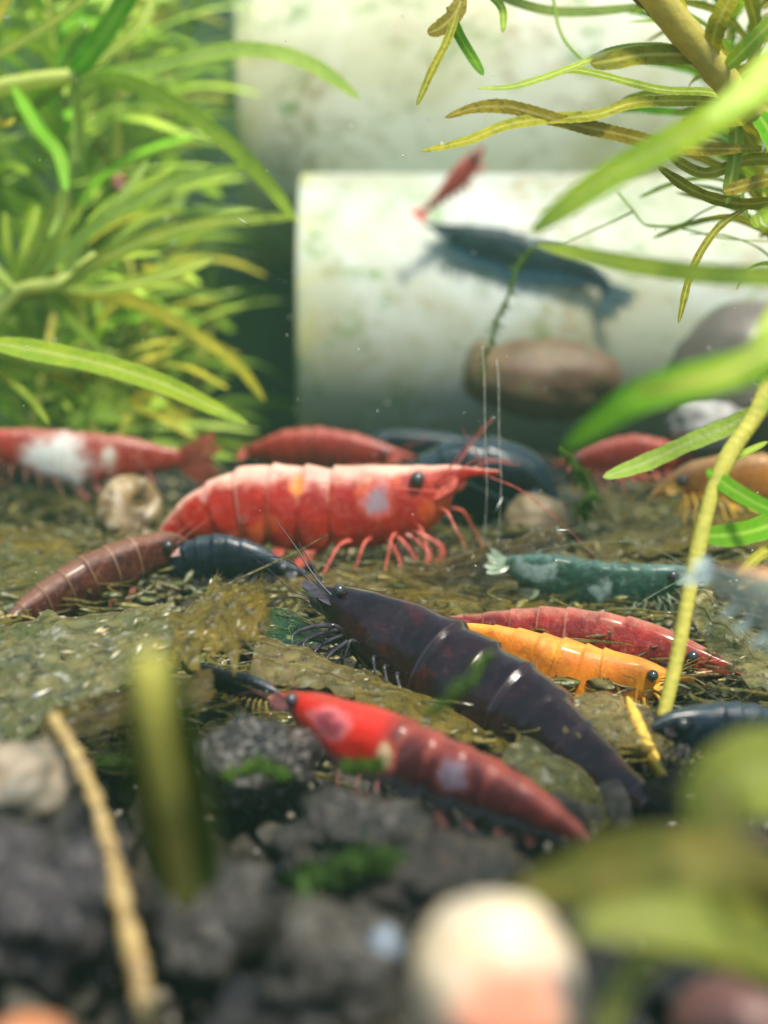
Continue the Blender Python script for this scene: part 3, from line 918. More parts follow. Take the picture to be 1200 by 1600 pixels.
shrimp('small slim red shrimp hanging head up above the slate blue one',
       ramp_d([(755, 230, 3, 3), (740, 248, 11, 12), (720, 272, 15, 17), (700, 294, 12, 13), (680, 314, 7, 7), (662, 330, 4, 4)], 19.6, 19.6), m_mar, m_redl, seed=17, fan=1.2, fan_tilt=1.2, leg_len=0.8, ant_len=0.5, eye_r=6)
shrimp('green shrimp with pale band right of centre above the deep red one',
       ramp_d([(1100, 893, 4, 4), (1060, 900, 18, 20), (1005, 910, 30, 34), (945, 908, 30, 38), (885, 897, 30, 42), (835, 888, 24, 30), (790, 880, 12, 14)], 11.9, 12.0), m_green, m_greenl, seed=18, leg_len=0.4,
       ant=[[(1090, 893, 11.7), (1000, 850, 11.6), (900, 850, 11.6), (820, 865, 11.6)], [(1090, 893, 11.6), (1020, 930, 11.4), (950, 980, 11.3)]])
shrimp('milky shrimp with orange back at the right edge, blurred and close',
       ramp_d([(1420, 1000, 5, 5), (1360, 980, 30, 30), (1280, 960, 52, 55), (1210, 938, 50, 52), (1155, 915, 34, 34), (1110, 898, 18, 18)], 6.9, 7.3), m_pale, mat_limb('milky_limbs', (0.45, 0.52, 0.46), 0.6), seed=19, fan=1.2, antennae=False, legs=False)
shrimp('brownish orange shrimp behind the stem at the right edge',
       ramp_d([(1018, 775, 4, 4), (1045, 760, 14, 14), (1085, 748, 28, 28), (1140, 745, 36, 38), (1200, 748, 40, 42), (1260, 756, 32, 34), (1320, 770, 14, 14)], 13.8, 14.0), m_obr, m_orangel, seed=20, antennae=False)
shrimp('dark red shrimp in the background right of the dark blue one',
       ramp_d([(865, 725, 3, 3), (895, 722, 14, 14), (940, 712, 24, 28), (990, 706, 27, 30), (1040, 712, 22, 24), (1085, 722, 10, 12)], 16.4, 16.6), m_mar, m_redl, seed=21, antennae=False)


# ------------------------------------------------------------------ snails
def snail(label, x, y, d, R, mat, axis=Vector((0, 1, 0.15)), spin=0.0, foot=True):
    c = P(x, y, d)
    base = c.copy()
    root = thing('snail', base, label, 'snail', 'small snails in the aquarium')
    ax = axis.normalized()
    e1 = ax.orthogonal().normalized(); e2 = ax.cross(e1)
    turns, n, m = 3.0, 110, 14
    rings, al = [], []
    for i in range(n):
        t = i / (n - 1)
        a = spin + 2 * pi * turns * t
        rr = R * 0.62 * math.exp(-1.15 * (1 - t) * 2.2)
        tr = R * 0.42 * math.exp(-1.0 * (1 - t) * 2.2)
        rd = e1 * cos(a) + e2 * sin(a)
        cc = rd * rr
        rings.append([cc + (rd * cos(2 * pi * j / m) + ax * sin(2 * pi * j / m) * 1.15) * tr * (1 + 0.03 * sin(a * 17)) for j in range(m)])
        al += [t] * m
    link('shell', rings_mesh('shell', rings, {'along': al}, True), mat, root)
    if foot:
        a = spin + 2 * pi * turns
        rd = e1 * cos(a) + e2 * sin(a); td = ax.cross(rd)
        s0 = rd * R * 0.6
        link('foot', tube('foot', [s0 - td * R * 0.1, s0 + td * R * 0.35, s0 + td * R * 0.8 + rd * R * 0.15, s0 + td * R * 1.1 + rd * R * 0.1], R * 0.3, R * 0.1, 10, 14), mat_limb('snail_flesh', (0.22, 0.17, 0.12), 1.0), root)


m_sn1 = mat_rock('tan_shell', (0.26, 0.17, 0.07), (0.06, 0.04, 0.022), (0.42, 0.36, 0.24), 2.2, 0.35, 0.4)
m_sn2 = mat_rock('rust_shell', (0.42, 0.16, 0.08), (0.20, 0.08, 0.05), None, 5.0, 0.4, 0.2)
snail('large tan and brown snail beneath the white saddled shrimp at left', 212, 795, 14.7, 0.46, m_sn1, Vector((0.9, -1, 0.5)), 0.6)
snail('tiny rust brown snail on a leaf in the upper left plants', 188, 284, 16.8, 0.12, m_sn2, Vector((0.3, -1, 0)), 1.0)
snail('orange brown snail on the dark back wall left of the pipes', 428, 372, 28.9, 0.32, m_sn2, Vector((0.2, -1, 0)), 2.0)
snail('tiny dark brown snail on the upper white pipe', 418, 42, 22.9, 0.19, mat_rock('dark_shell', (0.16, 0.10, 0.06), (0.08, 0.05, 0.04), None, 5, 0.4), Vector((0.8, -1, 0.2)), 0.5)

# ------------------------------------------------------------------ plants
G_YEL = mat_leaf('leaf_yellow_green', (0.56, 0.70, 0.05), (0.44, 0.63, 0.06), (0.80, 0.85, 0.28), 0.35, (0.22, 0.30, 0.03), 0.3)
G_BRI = mat_leaf('leaf_bright_green', (0.22, 0.60, 0.015), (0.32, 0.66, 0.03), (0.55, 0.80, 0.12), 0.4, fl=0.12)
G_OLI = mat_leaf('leaf_olive', (0.56, 0.52, 0.02), (0.40, 0.42, 0.02), (0.78, 0.72, 0.16), 0.35, (0.16, 0.12, 0.012), 0.55)
G_BRN = mat_leaf('leaf_olive_brown', (0.48, 0.38, 0.03), (0.32, 0.26, 0.02), (0.72, 0.64, 0.18), 0.3, (0.12, 0.07, 0.012), 0.6)
G_PALE = mat_leaf('leaf_pale_green', (0.60, 0.74, 0.15), (0.50, 0.68, 0.11), (0.70, 0.80, 0.36), 0.35, (0.25, 0.38, 0.06), 0.25)
G_DARK = mat_leaf('leaf_mid_green', (0.30, 0.50, 0.035), (0.38, 0.56, 0.045), (0.44, 0.58, 0.10), 0.4, fl=0.15)
G_STEM = mat_leaf('stem_yellow', (0.64, 0.58, 0.05), (0.48, 0.50, 0.04), (0.78, 0.72, 0.18), 0.2, (0.20, 0.16, 0.015), 0.4, 6)


def plant(label, name='water_plant', base=None, group='feathery water plants', cat='plant'):
    return thing(name, base, label, cat, group), base


def pleaf(rt_, base, pts, wpx, mat, name='leaf', face=0.0, **k):
    """leaf through photo positions; wpx = full width in photo pixels near its middle"""
    W = [P(*p) for p in pts]
    dm = sum(p[2] for p in pts) / len(pts)
    nn = None
    if face:
        mid = W[len(W) // 2]
        v = (CAM - mid).normalized()
        t = (W[-1] - W[0]).normalized()
        nn = (Matrix.Rotation(face, 3, t) @ v)
    me = leaf_mesh(name, W, 0.38 * wpx * dm / FPX, nn, base=base, **k)
    return link(name, me, mat, rt_)


def pstem(root, base, pts, wpx0, wpx1, mat, n=None, rough=0.05):
    W = [P(*p) for p in pts]
    r0 = 0.5 * wpx0 * pts[0][2] / FPX; r1 = 0.5 * wpx1 * pts[-1][2] / FPX
    return link('stem', tube('stem', W, r0, r1, 8, n or 30, base, rough), mat, root)


# --- left, near stems
b = P(-60, 160, 15.5)
r_, b = plant('arching plant stem at upper left with long leaf crossing the upper pipe', base=b)
pstem(r_, b, [(-60, 150, 15.5), (0, 136, 15.4), (60, 124, 15.3), (118, 118, 15.3)], 30, 22, G_YEL)
pleaf(r_, b, [(115, 122, 15.3), (220, 108, 15.0), (320, 84, 14.8), (410, 78, 14.7), (490, 102, 14.7), (565, 156, 14.8)], 34, G_PALE, wave=0.06)
pleaf(r_, b, [(115, 118, 15.3), (210, 132, 15.0), (300, 180, 14.9), (375, 240, 14.9), (430, 300, 15), (465, 350, 15)], 38, G_YEL, face=0.4)
pleaf(r_, b, [(110, 120, 15.3), (150, 70, 15.0), (190, 10, 14.8), (230, -50, 14.6)], 48, G_BRI)
pleaf(r_, b, [(120, 115, 15.3), (165, 85, 15.4), (215, 45, 15.5), (238, 0, 15.6), (240, -40, 15.6)], 24, G_YEL)
pleaf(r_, b, [(120, 112, 15.3), (150, 60, 15.6), (172, 10, 15.8), (180, -30, 15.8)], 20, G_PALE)
pleaf(r_, b, [(20, 135, 15.3), (60, 200, 15.0), (92, 240, 14.9), (104, 300, 14.8)], 28, G_BRI)
pleaf(r_, b, [(118, 120, 15.3), (125, 200, 15.9), (128, 260, 16.2)], 22, G_PALE)
pleaf(r_, b, [(115, 116, 15.3), (60, 160, 15.7), (0, 200, 16)], 22, G_DARK)

b = P(-60, 150, 13.9)
r_, b = plant('slender yellow leaves rising from the left edge in the top corner', base=b)
pstem(r_, b, [(-80, 150, 13.9), (-50, 110, 13.9), (-30, 95, 13.9)], 16, 12, G_OLI)
pleaf(r_, b, [(-40, 105, 13.9), (20, 72, 13.9), (70, 42, 13.9), (128, 0, 13.9), (160, -30, 13.9)], 20, G_YEL)
pleaf(r_, b, [(-40, 100, 13.9), (-10, 40, 14), (20, -20, 14)], 18, G_OLI)
pleaf(r_, b, [(-45, 120, 13.9), (0, 190, 14.1), (25, 185, 14.2)], 16, G_OLI)

b = P(-60, 560, 15.6)
r_, b = plant('bushy pale green plant at the left whose leaves fan out from two nodes', base=b)
pstem(r_, b, [(-60, 545, 15.8), (-10, 495, 15.6), (30, 452, 15.5), (95, 440, 15.5), (150, 400, 15.6)], 32, 18, G_YEL)
for (px, py) in ((60, 320), (95, 300), (8, 330), (-30, 380), (130, 320)):
    pleaf(r_, b, [(32, 455, 15.5), ((32 + px) / 2 - 6, (455 + py) / 2 + 4, 15.3), (px, py, 15.2)], 26, random.choice((G_YEL, G_PALE)), face=random.uniform(-0.7, 0.7))
pleaf(r_, b, [(40, 450, 15.5), (120, 375, 15.3), (200, 320, 15.2), (290, 278, 15.2), (395, 258, 15.3)], 30, G_PALE, face=0.3)
pleaf(r_, b, [(90, 455, 15.5), (160, 405, 15.2), (250, 368, 15.1), (350, 345, 15.1), (465, 338, 15.2)], 30, G_YEL)
pleaf(r_, b, [(90, 452, 15.5), (180, 448, 15.3), (260, 430, 15.2), (338, 402, 15.2)], 28, G_YEL, face=-0.3)
pleaf(r_, b, [(95, 440, 15.5), (140, 360, 15.3), (190, 310, 15.2), (232, 250, 15.2)], 24, G_PALE)
pleaf(r_, b, [(95, 440, 15.5), (150, 340, 15.6), (200, 300, 15.6), (275, 262, 15.6)], 20, G_YEL)
pleaf(r_, b, [(60, 450, 15.5), (110, 500, 15.7), (150, 540, 15.8), (190, 600, 15.9)], 22, G_DARK)
pleaf(r_, b, [(90, 455, 15.5), (200, 470, 16), (290, 512, 16.2), (370, 570, 16.3), (415, 628, 16.4)], 26, G_OLI)
pleaf(r_, b, [(20, 460, 15.5), (-30, 440, 15.6), (-60, 400, 15.6)], 26, G_PALE)
pleaf(r_, b, [(100, 440, 15.5), (85, 350, 15.9), (120, 230, 16.2), (115, 140, 16.4)], 24, G_DARK)
pleaf(r_, b, [(150, 405, 15.6), (175, 380, 15.4), (230, 340, 15.4), (290, 330, 15.4)], 18, G_YEL)

b = P(-60, 520, 12.4)
r_, b = plant('two broad light green leaves reaching in from the left edge above the red white shrimp', base=b)
pstem(r_, b, [(-110, 560, 12.4), (-70, 535, 12.4), (-40, 530, 12.4)], 24, 18, G_YEL)
pleaf(r_, b, [(-50, 530, 12.4), (60, 548, 12.5), (170, 572, 12.7), (260, 602, 12.9), (330, 635, 13.1), (388, 662, 13.2)], 44, G_YEL, wave=0.05, blunt=0.4)
pleaf(r_, b, [(-50, 535, 12.4), (20, 556, 12.7), (80, 574, 12.9), (135, 578, 13.1)], 32, G_PALE, face=0.6)
pleaf(r_, b, [(-50, 545, 12.5), (10, 590, 13.2), (50, 625, 13.4), (78, 665, 13.5)], 20, G_YEL)

b = P(240, 650, 17)
r_, b = plant('low yellow green tuft of leaves above the red white shrimp', base=b)
pstem(r_, b, [(180, 720, 17), (190, 680, 17), (200, 650, 17)], 14, 12, G_OLI)
for (px, py, mm) in ((120, 622, G_YEL), (150, 600, G_YEL), (262, 630, G_YEL), (240, 612, G_OLI), (100, 660, G_DARK), (180, 605, G_YEL), (280, 650, G_OLI)):
    pleaf(r_, b, [(198, 655, 17), ((198 + px) / 2, (655 + py) / 2 - 10, 16.9), (px, py, 16.8)], 34, mm, face=random.uniform(-.5, .5))

# --- generic leaves for the thickets (shared mesh data)
GEN = []
for k, mm in enumerate((G_YEL, G_BRI, G_DARK, G_OLI, G_PALE, G_DARK, G_YEL, G_DARK)):
    c1, c2 = random.uniform(0.05, 0.3), random.uniform(-0.45, 0.05)
    me = leaf_mesh('leaf', [(0, 0, 0), (0.35, 0.02, c1 * 0.6), (0.7, -0.03, c1 * 0.6 + c2 * 0.2), (1, 0.0, c2 * 0.6 + c1 * 0.3)], 0.038, Vector((0, -0.5, 1)), 20, 0.005, 0.15, wave=0.12)
    me.materials.append(mm)
    GEN.append(me)


def thicket(label, x, y0, y1, d, lean=0.0, kinds=(0, 1, 2, 4), nw=7, per=5, ll=1.5, wpx=14, name='water_plant', dd=0.0, rs=None, stemmat=None, group='feathery water plants', side=None):
    rs = rs or random.Random(int(x * 7 + y0 * 3 + d * 11))
    A, B = P(x, y0, d), P(x + lean, y1, d + dd)
    base = A.copy()
    root = thing(name, base, label, 'plant', group)
    w1 = rs.uniform(-0.4, 0.4)
    mid = (A + B) / 2 + Vector((w1, rs.uniform(-0.2, 0.2), 0))
    pts = [A, mid, B]
    link('stem', tube('stem', pts, 0.5 * wpx * d / FPX, 0.35 * wpx * d / FPX, 7, 26, base, 0.06), stemmat or G_STEM, root)
    C = crom([tuple(p) for p in pts], 60)
    for k in range(nw):
        q = Vector(C[int((k + 0.6) / nw * 59)])
        ph = rs.uniform(0, 6.28)
        for j in range(per + 3):
            a = ph + 2 * pi * j / per + rs.uniform(-0.3, 0.3)
            me = GEN[rs.choice(kinds)]
            o = bpy.data.objects.new('leaf', me)
            sc.collection.objects.link(o)
            o.parent = root
            o.location = q - base
            pit = rs.uniform(-0.9, 0.1)
            o.rotation_euler = (rs.uniform(-0.4, 0.4), pit, a)
            s = ll * rs.uniform(0.7, 1.25)
            o.scale = (s, s * rs.uniform(0.8, 1.2), s)
    return root


TL = 'thicket of thin leaved plants at the back left'
thicket('tall dark stem far left in the back thicket, at the frame edge', -60, 720, -60, 19, 30, (2, 5, 4), 11, 5, 1.9)
thicket('dense leafy stem behind the two nodes of the bushy plant', 40, 720, -80, 18.2, 20, (0, 1, 4, 2), 12, 6, 1.7)
thicket('leafy stem leaning right behind the arching plant', 130, 720, -80, 20.5, 50, (2, 0, 5, 4), 12, 5, 2.0)
thicket('dark stem in the middle of the back left thicket', 200, 740, -60, 22.5, 10, (2, 5, 2, 3), 11, 5, 2.2)
thicket('dim stem just left of the pipes, deep in the back', 285, 700, -80, 26.0, -30, (5, 2, 7), 9, 4, 2.2)
thicket('shadowy stem deepest in the left thicket', 90, 720, -60, 25.5, 60, (5, 2, 7), 11, 5, 2.6)
thicket('short stem low in the left thicket behind the broad leaves', 130, 740, 420, 17.2, -40, (2, 5, 3, 0), 6, 6, 1.4)
thicket('stem with yellowish leaves behind the tiny rust snail', 250, 640, -40, 19.6, -60, (0, 3, 4, 6), 9, 4, 1.5)
thicket('dark bottom stem beside the left pipe end', 300, 760, 480, 24, 40, (5, 2), 4, 5, 1.6)

# --- right plants, sharp
b = P(1280, 240, 10.4)
r_, b = plant('sharp olive plant at upper right with long thin leaves over the pipes', base=b)
pstem(r_, b, [(985, -60, 9.6), (1045, 20, 9.8), (1105, 92, 10), (1175, 170, 10.2), (1290, 260, 10.4)], 52, 44, G_BRN, rough=0.1)
sh = dict(n=90, tooth=0.10, thick=0.007, wave=0.10)
pleaf(r_, b, [(1200, 172, 10.3), (1120, 160, 10.2), (1040, 158, 10.1), (985, 162, 10.0), (930, 180, 9.9), (850, 186, 9.9), (790, 196, 9.9), (730, 220, 9.9), (657, 237, 9.9)], 24, G_OLI, face=0.3, **sh)
pleaf(r_, b, [(1190, 232, 10.3), (1110, 232, 10.2), (1040, 226, 10.1), (960, 208, 10.0), (880, 190, 9.9), (800, 168, 9.9), (745, 168, 9.9), (694, 184, 9.9)], 30, G_BRN, **sh)
pleaf(r_, b, [(1150, 90, 10.1), (1090, 86, 10), (1010, 86, 9.9), (960, 94, 9.8), (922, 100, 9.8)], 42, G_OLI, blunt=0.12, face=0.2, n=60, thick=0.008, wave=0.05, tooth=0.05)
pleaf(r_, b, [(1120, 90, 10.1), (1030, 72, 10), (960, 78, 9.95), (920, 95, 9.9), (860, 118, 9.9), (800, 136, 9.9), (745, 138, 9.9)], 17, G_YEL, face=0.6, **sh)
pleaf(r_, b, [(1060, 40, 9.9), (1000, -10, 9.8), (960, -60, 9.8)], 40, G_BRN, **sh)
pleaf(r_, b, [(1110, 92, 10), (1120, 40, 9.8), (1150, -20, 9.7)], 40, G_OLI, **sh)
pleaf(r_, b, [(1110, 95, 10), (1070, 30, 10.2), (1040, -40, 10.3)], 30, G_OLI, **sh)
pleaf(r_, b, [(1130, 110, 10), (1180, 60, 9.8), (1230, 10, 9.7)], 34, G_YEL, **sh)
pleaf(r_, b, [(1140, 130, 10.1), (1190, 100, 10), (1260, 90, 10)], 34, G_OLI, **sh)
pleaf(r_, b, [(1180, 180, 10.2), (1130, 190, 10.1), (1065, 188, 10.1)], 26, G_OLI, **sh)
pleaf(r_, b, [(1240, 250, 10.3), (1170, 250, 10.4), (1100, 270, 10.4), (1040, 240, 10.4)], 24, G_OLI, **sh)
pleaf(r_, b, [(1230, 310, 10.3), (1160, 318, 10.4), (1090, 300, 10.4), (1028, 260, 10.4)], 26, G_OLI, face=-0.4, **sh)
pleaf(r_, b, [(1240, 270, 10.2), (1180, 285, 10.2), (1130, 300, 10.2)], 28, G_BRN, **sh)
pleaf(r_, b, [(1165, 325, 10.3), (1120, 358, 10.3), (1082, 420, 10.3), (1060, 505, 10.3)], 16, G_OLI, **sh)
pleaf(r_, b, [(1170, 170, 10.2), (1110, 145, 10.4), (1030, 140, 10.6), (900, 110, 10.9), (850, 125, 11)], 18, G_YEL, face=0.5, **sh)
pleaf(r_, b, [(1175, 165, 10.2), (1215, 230, 10.0), (1240, 330, 9.9)], 40, G_BRI, **sh)
pleaf(r_, b, [(1140, 130, 10.2), (1150, 220, 10.3), (1135, 320, 10.4)], 30, G_YEL, **sh)

b = P(740, -90, 11)
r_, b = plant('small sprig hanging from the top edge with brown and green leaves', base=b)
pstem(r_, b, [(745, -90, 11), (730, -40, 11), (722, -5, 11)], 18, 12, G_OLI)
pleaf(r_, b, [(724, -10, 11), (712, 20, 11), (690, 42, 11), (668, 52, 11)], 34, G_BRN, **sh)
pleaf(r_, b, [(720, 0, 11), (700, 60, 11), (675, 110, 11), (651, 165, 11)], 17, G_OLI, **sh)
pleaf(r_, b, [(700, 10, 11), (715, 50, 11.2), (735, 85, 11.3), (756, 118, 11.3)], 24, G_BRI, n=30)
pleaf(r_, b, [(735, -40, 11), (765, -10, 11.2), (785, 15, 11.3), (786, 52, 11.3)], 18, G_YEL, n=30)
pleaf(r_, b, [(735, -40, 11), (800, 0, 12.5), (870, 18, 13), (960, 15, 13), (1060, 0, 13)], 22, G_PALE, n=30)

# thin filaments hanging over the pipes
b = P(862, -40, 12.5)
t_ = thing('plant_thread', b, 'thin dark green thread hanging in front of the upper pipe', 'plant thread', 'thin threads before the pipes')
link('strand', tube('strand', [P(862, -40, 12.5), P(868, 20, 12.5), P(882, 62, 12.4), (P(915, 98, 12.2))], 0.014, 0.012, 6, 24, b), G_DARK, t_)
b = P(965, 300, 12.5)
t_ = thing('plant_thread', b, 'hair thin branching root in front of the lower pipe at right', 'plant thread', 'thin threads before the pipes')
for pl in ([(965, 300, 12.5), (990, 330, 12.5), (1010, 352, 12.5), (1060, 356, 12.4), (1130, 372, 12.3), (1215, 378, 12.2)], [(1010, 352, 12.5), (1060, 352, 12.4), (1100, 330, 12.2), (1165, 300, 11.8)], [(990, 330, 12.5), (960, 345, 12.6), (900, 372, 12.7), (868, 390, 12.8)]):
    link('strand', tube('strand', [P(*q) for q in pl], 0.010, 0.006, 5, 30, b), G_DARK, t_)

# moss strand hanging before the pipe
def moss(label, pts, wpx, mat, n=90, name='moss_strand', ln=1.0):
    W = [P(*p) for p in pts]
    base = W[0].copy()
    dm = sum(p[2] for p in pts) / len(pts)
    W = [Vector(q) + Vector((random.gauss(0, 1), random.gauss(0, 1), random.gauss(0, 0.6))) * wpx * 0.16 * dm / FPX for q in crom([tuple(q) for q in W], 9)]
    root = thing(name, base, label, 'moss', 'sprigs of green moss')
    r = 0.5 * wpx * dm / FPX
    link('stem', tube('stem', W, r * 0.35, r * 0.15, 6, 24, base), mat, root)
    C = crom([tuple(p) for p in W], 80)
    V, F, AC = [], [], []
    for k in range(n * 3):
        q = Vector(C[random.randrange(80)])
        dv = Vector((random.gauss(0, 1), random.gauss(0, 1), random.gauss(0, 1))).normalized()
        t = (Vector(C[-1]) - Vector(C[0])).normalized()
        dv = (dv * 0.8 + t * 0.7).normalized()
        s = dv.orthogonal().normalized(); s2 = dv.cross(s)
        l = r * random.uniform(0.4, 1.9) * ln
        i0 = len(V)
        for (f, ww) in ((0, 0.06), (0.45, 0.11), (1, 0.01)):
            for a in range(3):
                V.append(q - base + dv * l * f + (s * cos(a * 2.09) + s2 * sin(a * 2.09) * 0.5) * l * ww); AC.append(0.5)
        for ri in range(2):
            for a in range(3):
                F.append((i0 + ri * 3 + a, i0 + ri * 3 + (a + 1) % 3, i0 + ri * 3 + 3 + (a + 1) % 3, i0 + ri * 3 + 3 + a))
        F.append((i0 + 6, i0 + 7, i0 + 8))
    o = link('moss_leaves', mkmesh('moss_leaves', V, F, {'across': AC, 'along': AC}), mat, root)
    o['kind'] = 'stuff'


G_MOSS = mat_leaf('moss_green', (0.10, 0.22, 0.02), (0.16, 0.30, 0.03), (0.16, 0.28, 0.04), 0.45, see=0.6)
moss('green moss strand hanging in front of the lower pipe below the slate blue shrimp', [(835, 385, 14.5), (806, 430, 14.4), (788, 480, 14.4), (766, 540, 14.4), (752, 590, 14.4)], 22, G_MOSS, 60)
moss('green moss strand lying across the purple black shrimp', [(765, 1020, 7.4), (735, 1060, 7.3), (700, 1095, 7.3), (680, 1112, 7.3)], 30, G_MOSS, 55)
moss('bright moss sprig left of the red headed shrimp on the dark rock', [(350, 1210, 7.6), (395, 1196, 7.6), (440, 1210, 7.6)], 26, G_MOSS, 110)
moss('small moss sprig under the chin of the red headed shrimp', [(520, 1200, 7.7), (555, 1198, 7.7), (590, 1194, 7.7)], 26, G_MOSS, 90)
moss('dark moss clump on the charcoal rock in the lower middle', [(455, 1420, 6.5), (500, 1370, 6.6), (560, 1350, 6.7), (620, 1350, 6.8)], 46, mat_leaf('moss_dark', (0.05, 0.13, 0.015), (0.08, 0.18, 0.02), (0.1, 0.2, 0.03), 0.4), 160)
moss('tiny moss sprig between twig and blurred stem at left', [(145, 1190, 7.0), (170, 1186, 7.0), (198, 1196, 7.0)], 14, G_MOSS, 60)
moss('light green moss beside the dark red background shrimp', [(880, 700, 13.4), (905, 730, 13.4), (915, 770, 13.4), (905, 800, 13.4)], 34, G_MOSS, 60)

# --- right, near stem and blurred leaves
b = P(1040, 1118, 9.3)
r_, b = plant('yellow ribbed stem at right running down between the orange and green shrimps', base=b)
def rib(t):
    return (10.5 + 5 * (1 - t) + 0.16 * sin(t * 300) + 2.2 * noise.noise(Vector((t * 9, 0, 0)))) * 9.3 / FPX * (1 if t > 0.03 else 0.7)
W = [P(1215, 480, 9.3), P(1205, 570, 9.3), P(1185, 640, 9.3), P(1140, 710, 9.3), P(1110, 780, 9.3), P(1090, 860, 9.3), P(1070, 960, 9.3), P(1055, 1040, 9.3), P(1036, 1120, 9.3)]
link('stem', tube('stem', W, 0, 0, 10, 200, b, 0.0, rib), G_STEM, r_)
pleaf(r_, b, [(1200, 625, 9.3), (1150, 660, 9.4), (1080, 690, 9.5), (1010, 722, 9.6), (942, 746, 9.6)], 38, G_PALE, n=50, wave=0.08, tooth=0.03)
pleaf(r_, b, [(1105, 735, 9.3), (1150, 768, 9.2), (1210, 800, 9.1), (1260, 820, 9.1)], 36, G_BRI)
pleaf(r_, b, [(1255, 800, 9.4), (1200, 822, 9.4), (1150, 835, 9.3), (1088, 838, 9.3)], 52, G_BRI, wave=0.05, blunt=0.3)
pleaf(r_, b, [(1105, 745, 9.3), (1150, 715, 9.6), (1200, 690, 9.8)], 16, G_YEL)
pleaf(r_, b, [(1260, 850, 9.3), (1200, 860, 9.2), (1150, 900, 9.1)], 24, G_OLI)

b = P(1330, 120, 6.9)
r_, b = plant('out of focus plant close to the camera at right, broad bright leaves over the pipe', base=b)
pstem(r_, b, [(1330, -60, 6.9), (1330, 120, 6.9), (1340, 420, 6.9), (1320, 640, 6.9)], 40, 40, G_YEL)
pleaf(r_, b, [(1330, 60, 6.9), (1220, 120, 6.9), (1080, 205, 7.0), (960, 270, 7.1), (880, 325, 7.2), (828, 366, 7.3)], 66, G_YEL, blunt=0.35, n=40)
pleaf(r_, b, [(1335, 440, 6.9), (1220, 432, 7.1), (1100, 428, 7.3), (980, 412, 7.6), (900, 395, 7.8), (836, 382, 7.9)], 42, G_YEL, blunt=0.35, n=40)
pleaf(r_, b, [(1335, 520, 6.9), (1220, 560, 6.4), (1100, 590, 6.3), (1000, 620, 6.3), (930, 665, 6.4), (880, 702, 6.5)], 80, G_BRI, blunt=0.45, n=40)
pleaf(r_, b, [(1335, 480, 6.9), (1240, 520, 6.2), (1150, 575, 6.1), (1060, 600, 6.1), (990, 612, 6.2)], 60, G_YEL, blunt=0.4, n=40)
pleaf(r_, b, [(1330, 0, 6.9), (1250, 60, 6.4), (1180, 130, 6.2), (1100, 190, 6.1)], 70, G_PALE, blunt=0.4)
pleaf(r_, b, [(1335, 360, 6.9), (1250, 330, 6.5), (1180, 350, 6.4)], 50, G_YEL, blunt=0.4)
pleaf(r_, b, [(1335, 600, 6.9), (1250, 600, 6.4), (1190, 640, 6.2)], 50, G_BRI, blunt=0.4)
pleaf(r_, b, [(1335, 440, 6.9), (1240, 470, 6.5), (1195, 520, 6.3), (1165, 600, 6.3)], 44, G_YEL, blunt=0.4)

thicket('leafy olive stem along the right frame edge behind the sharp plant', 1240, 460, -80, 12.2, -40, (3, 6, 0, 3), 9, 6, 1.1, group='feathery water plants')
thicket('green stem in the top right corner', 1160, 260, -120, 13.5, 30, (1, 6, 3), 6, 5, 1.0)

G_OLD = mat_leaf('leaf_dark_olive', (0.16, 0.22, 0.03), (0.12, 0.18, 0.025), (0.22, 0.26, 0.05), 0.35, fl=0.2)  # darker olive leaf colour
# --- bottom right: broad blurred leaves
G_BROAD = mat_leaf('leaf_broad_olive', (0.30, 0.36, 0.06), (0.36, 0.38, 0.07), (0.44, 0.50, 0.14), 0.45, fl=0.3, scale=6)
G_BROWNY = mat_leaf('leaf_old_olive', (0.34, 0.30, 0.06), (0.22, 0.24, 0.04), (0.42, 0.40, 0.12), 0.45, fl=0.4, scale=6)
b = P(1230, 1640, 4.9)
r_, b = plant('out of focus clump of broad olive leaves in the bottom right corner', base=b, group='broad leaved plants')
pstem(r_, b, [(1240, 1640, 4.9), (1245, 1560, 4.8), (1250, 1440, 4.7)], 40, 30, G_OLI)
pleaf(r_, b, [(1330, 1290, 4.9), (1230, 1210, 4.9), (1150, 1220, 4.9), (1075, 1290, 5.0)], 190, G_BROAD, blunt=0.5, n=30, root=0.6)
pleaf(r_, b, [(1250, 1440, 4.7), (1150, 1370, 4.6), (1040, 1350, 4.6), (920, 1370, 4.7), (800, 1400, 4.8)], 150, G_BROWNY, blunt=0.5, n=30, root=0.6)
pleaf(r_, b, [(1250, 1500, 4.7), (1150, 1460, 4.4), (1050, 1440, 4.3), (950, 1440, 4.3), (900, 1460, 4.3)], 140, G_BROAD, blunt=0.5, n=30, root=0.6, face=0.3)
pleaf(r_, b, [(1250, 1480, 4.7), (1210, 1380, 4.6), (1120, 1330, 4.7), (1010, 1320, 4.9), (890, 1330, 5.1)], 90, G_BROWNY, blunt=0.4, n=30, root=0.6)
pleaf(r_, b, [(1245, 1560, 4.8), (1120, 1480, 4.5), (1020, 1490, 4.4), (965, 1560, 4.4), (940, 1660, 4.4)], 70, G_BROAD, blunt=0.4, n=30)
pleaf(r_, b, [(1250, 1440, 4.7), (1200, 1400, 4.3), (1140, 1300, 4.3), (1110, 1200, 4.4)], 60, G_BROWNY, blunt=0.4, n=30)

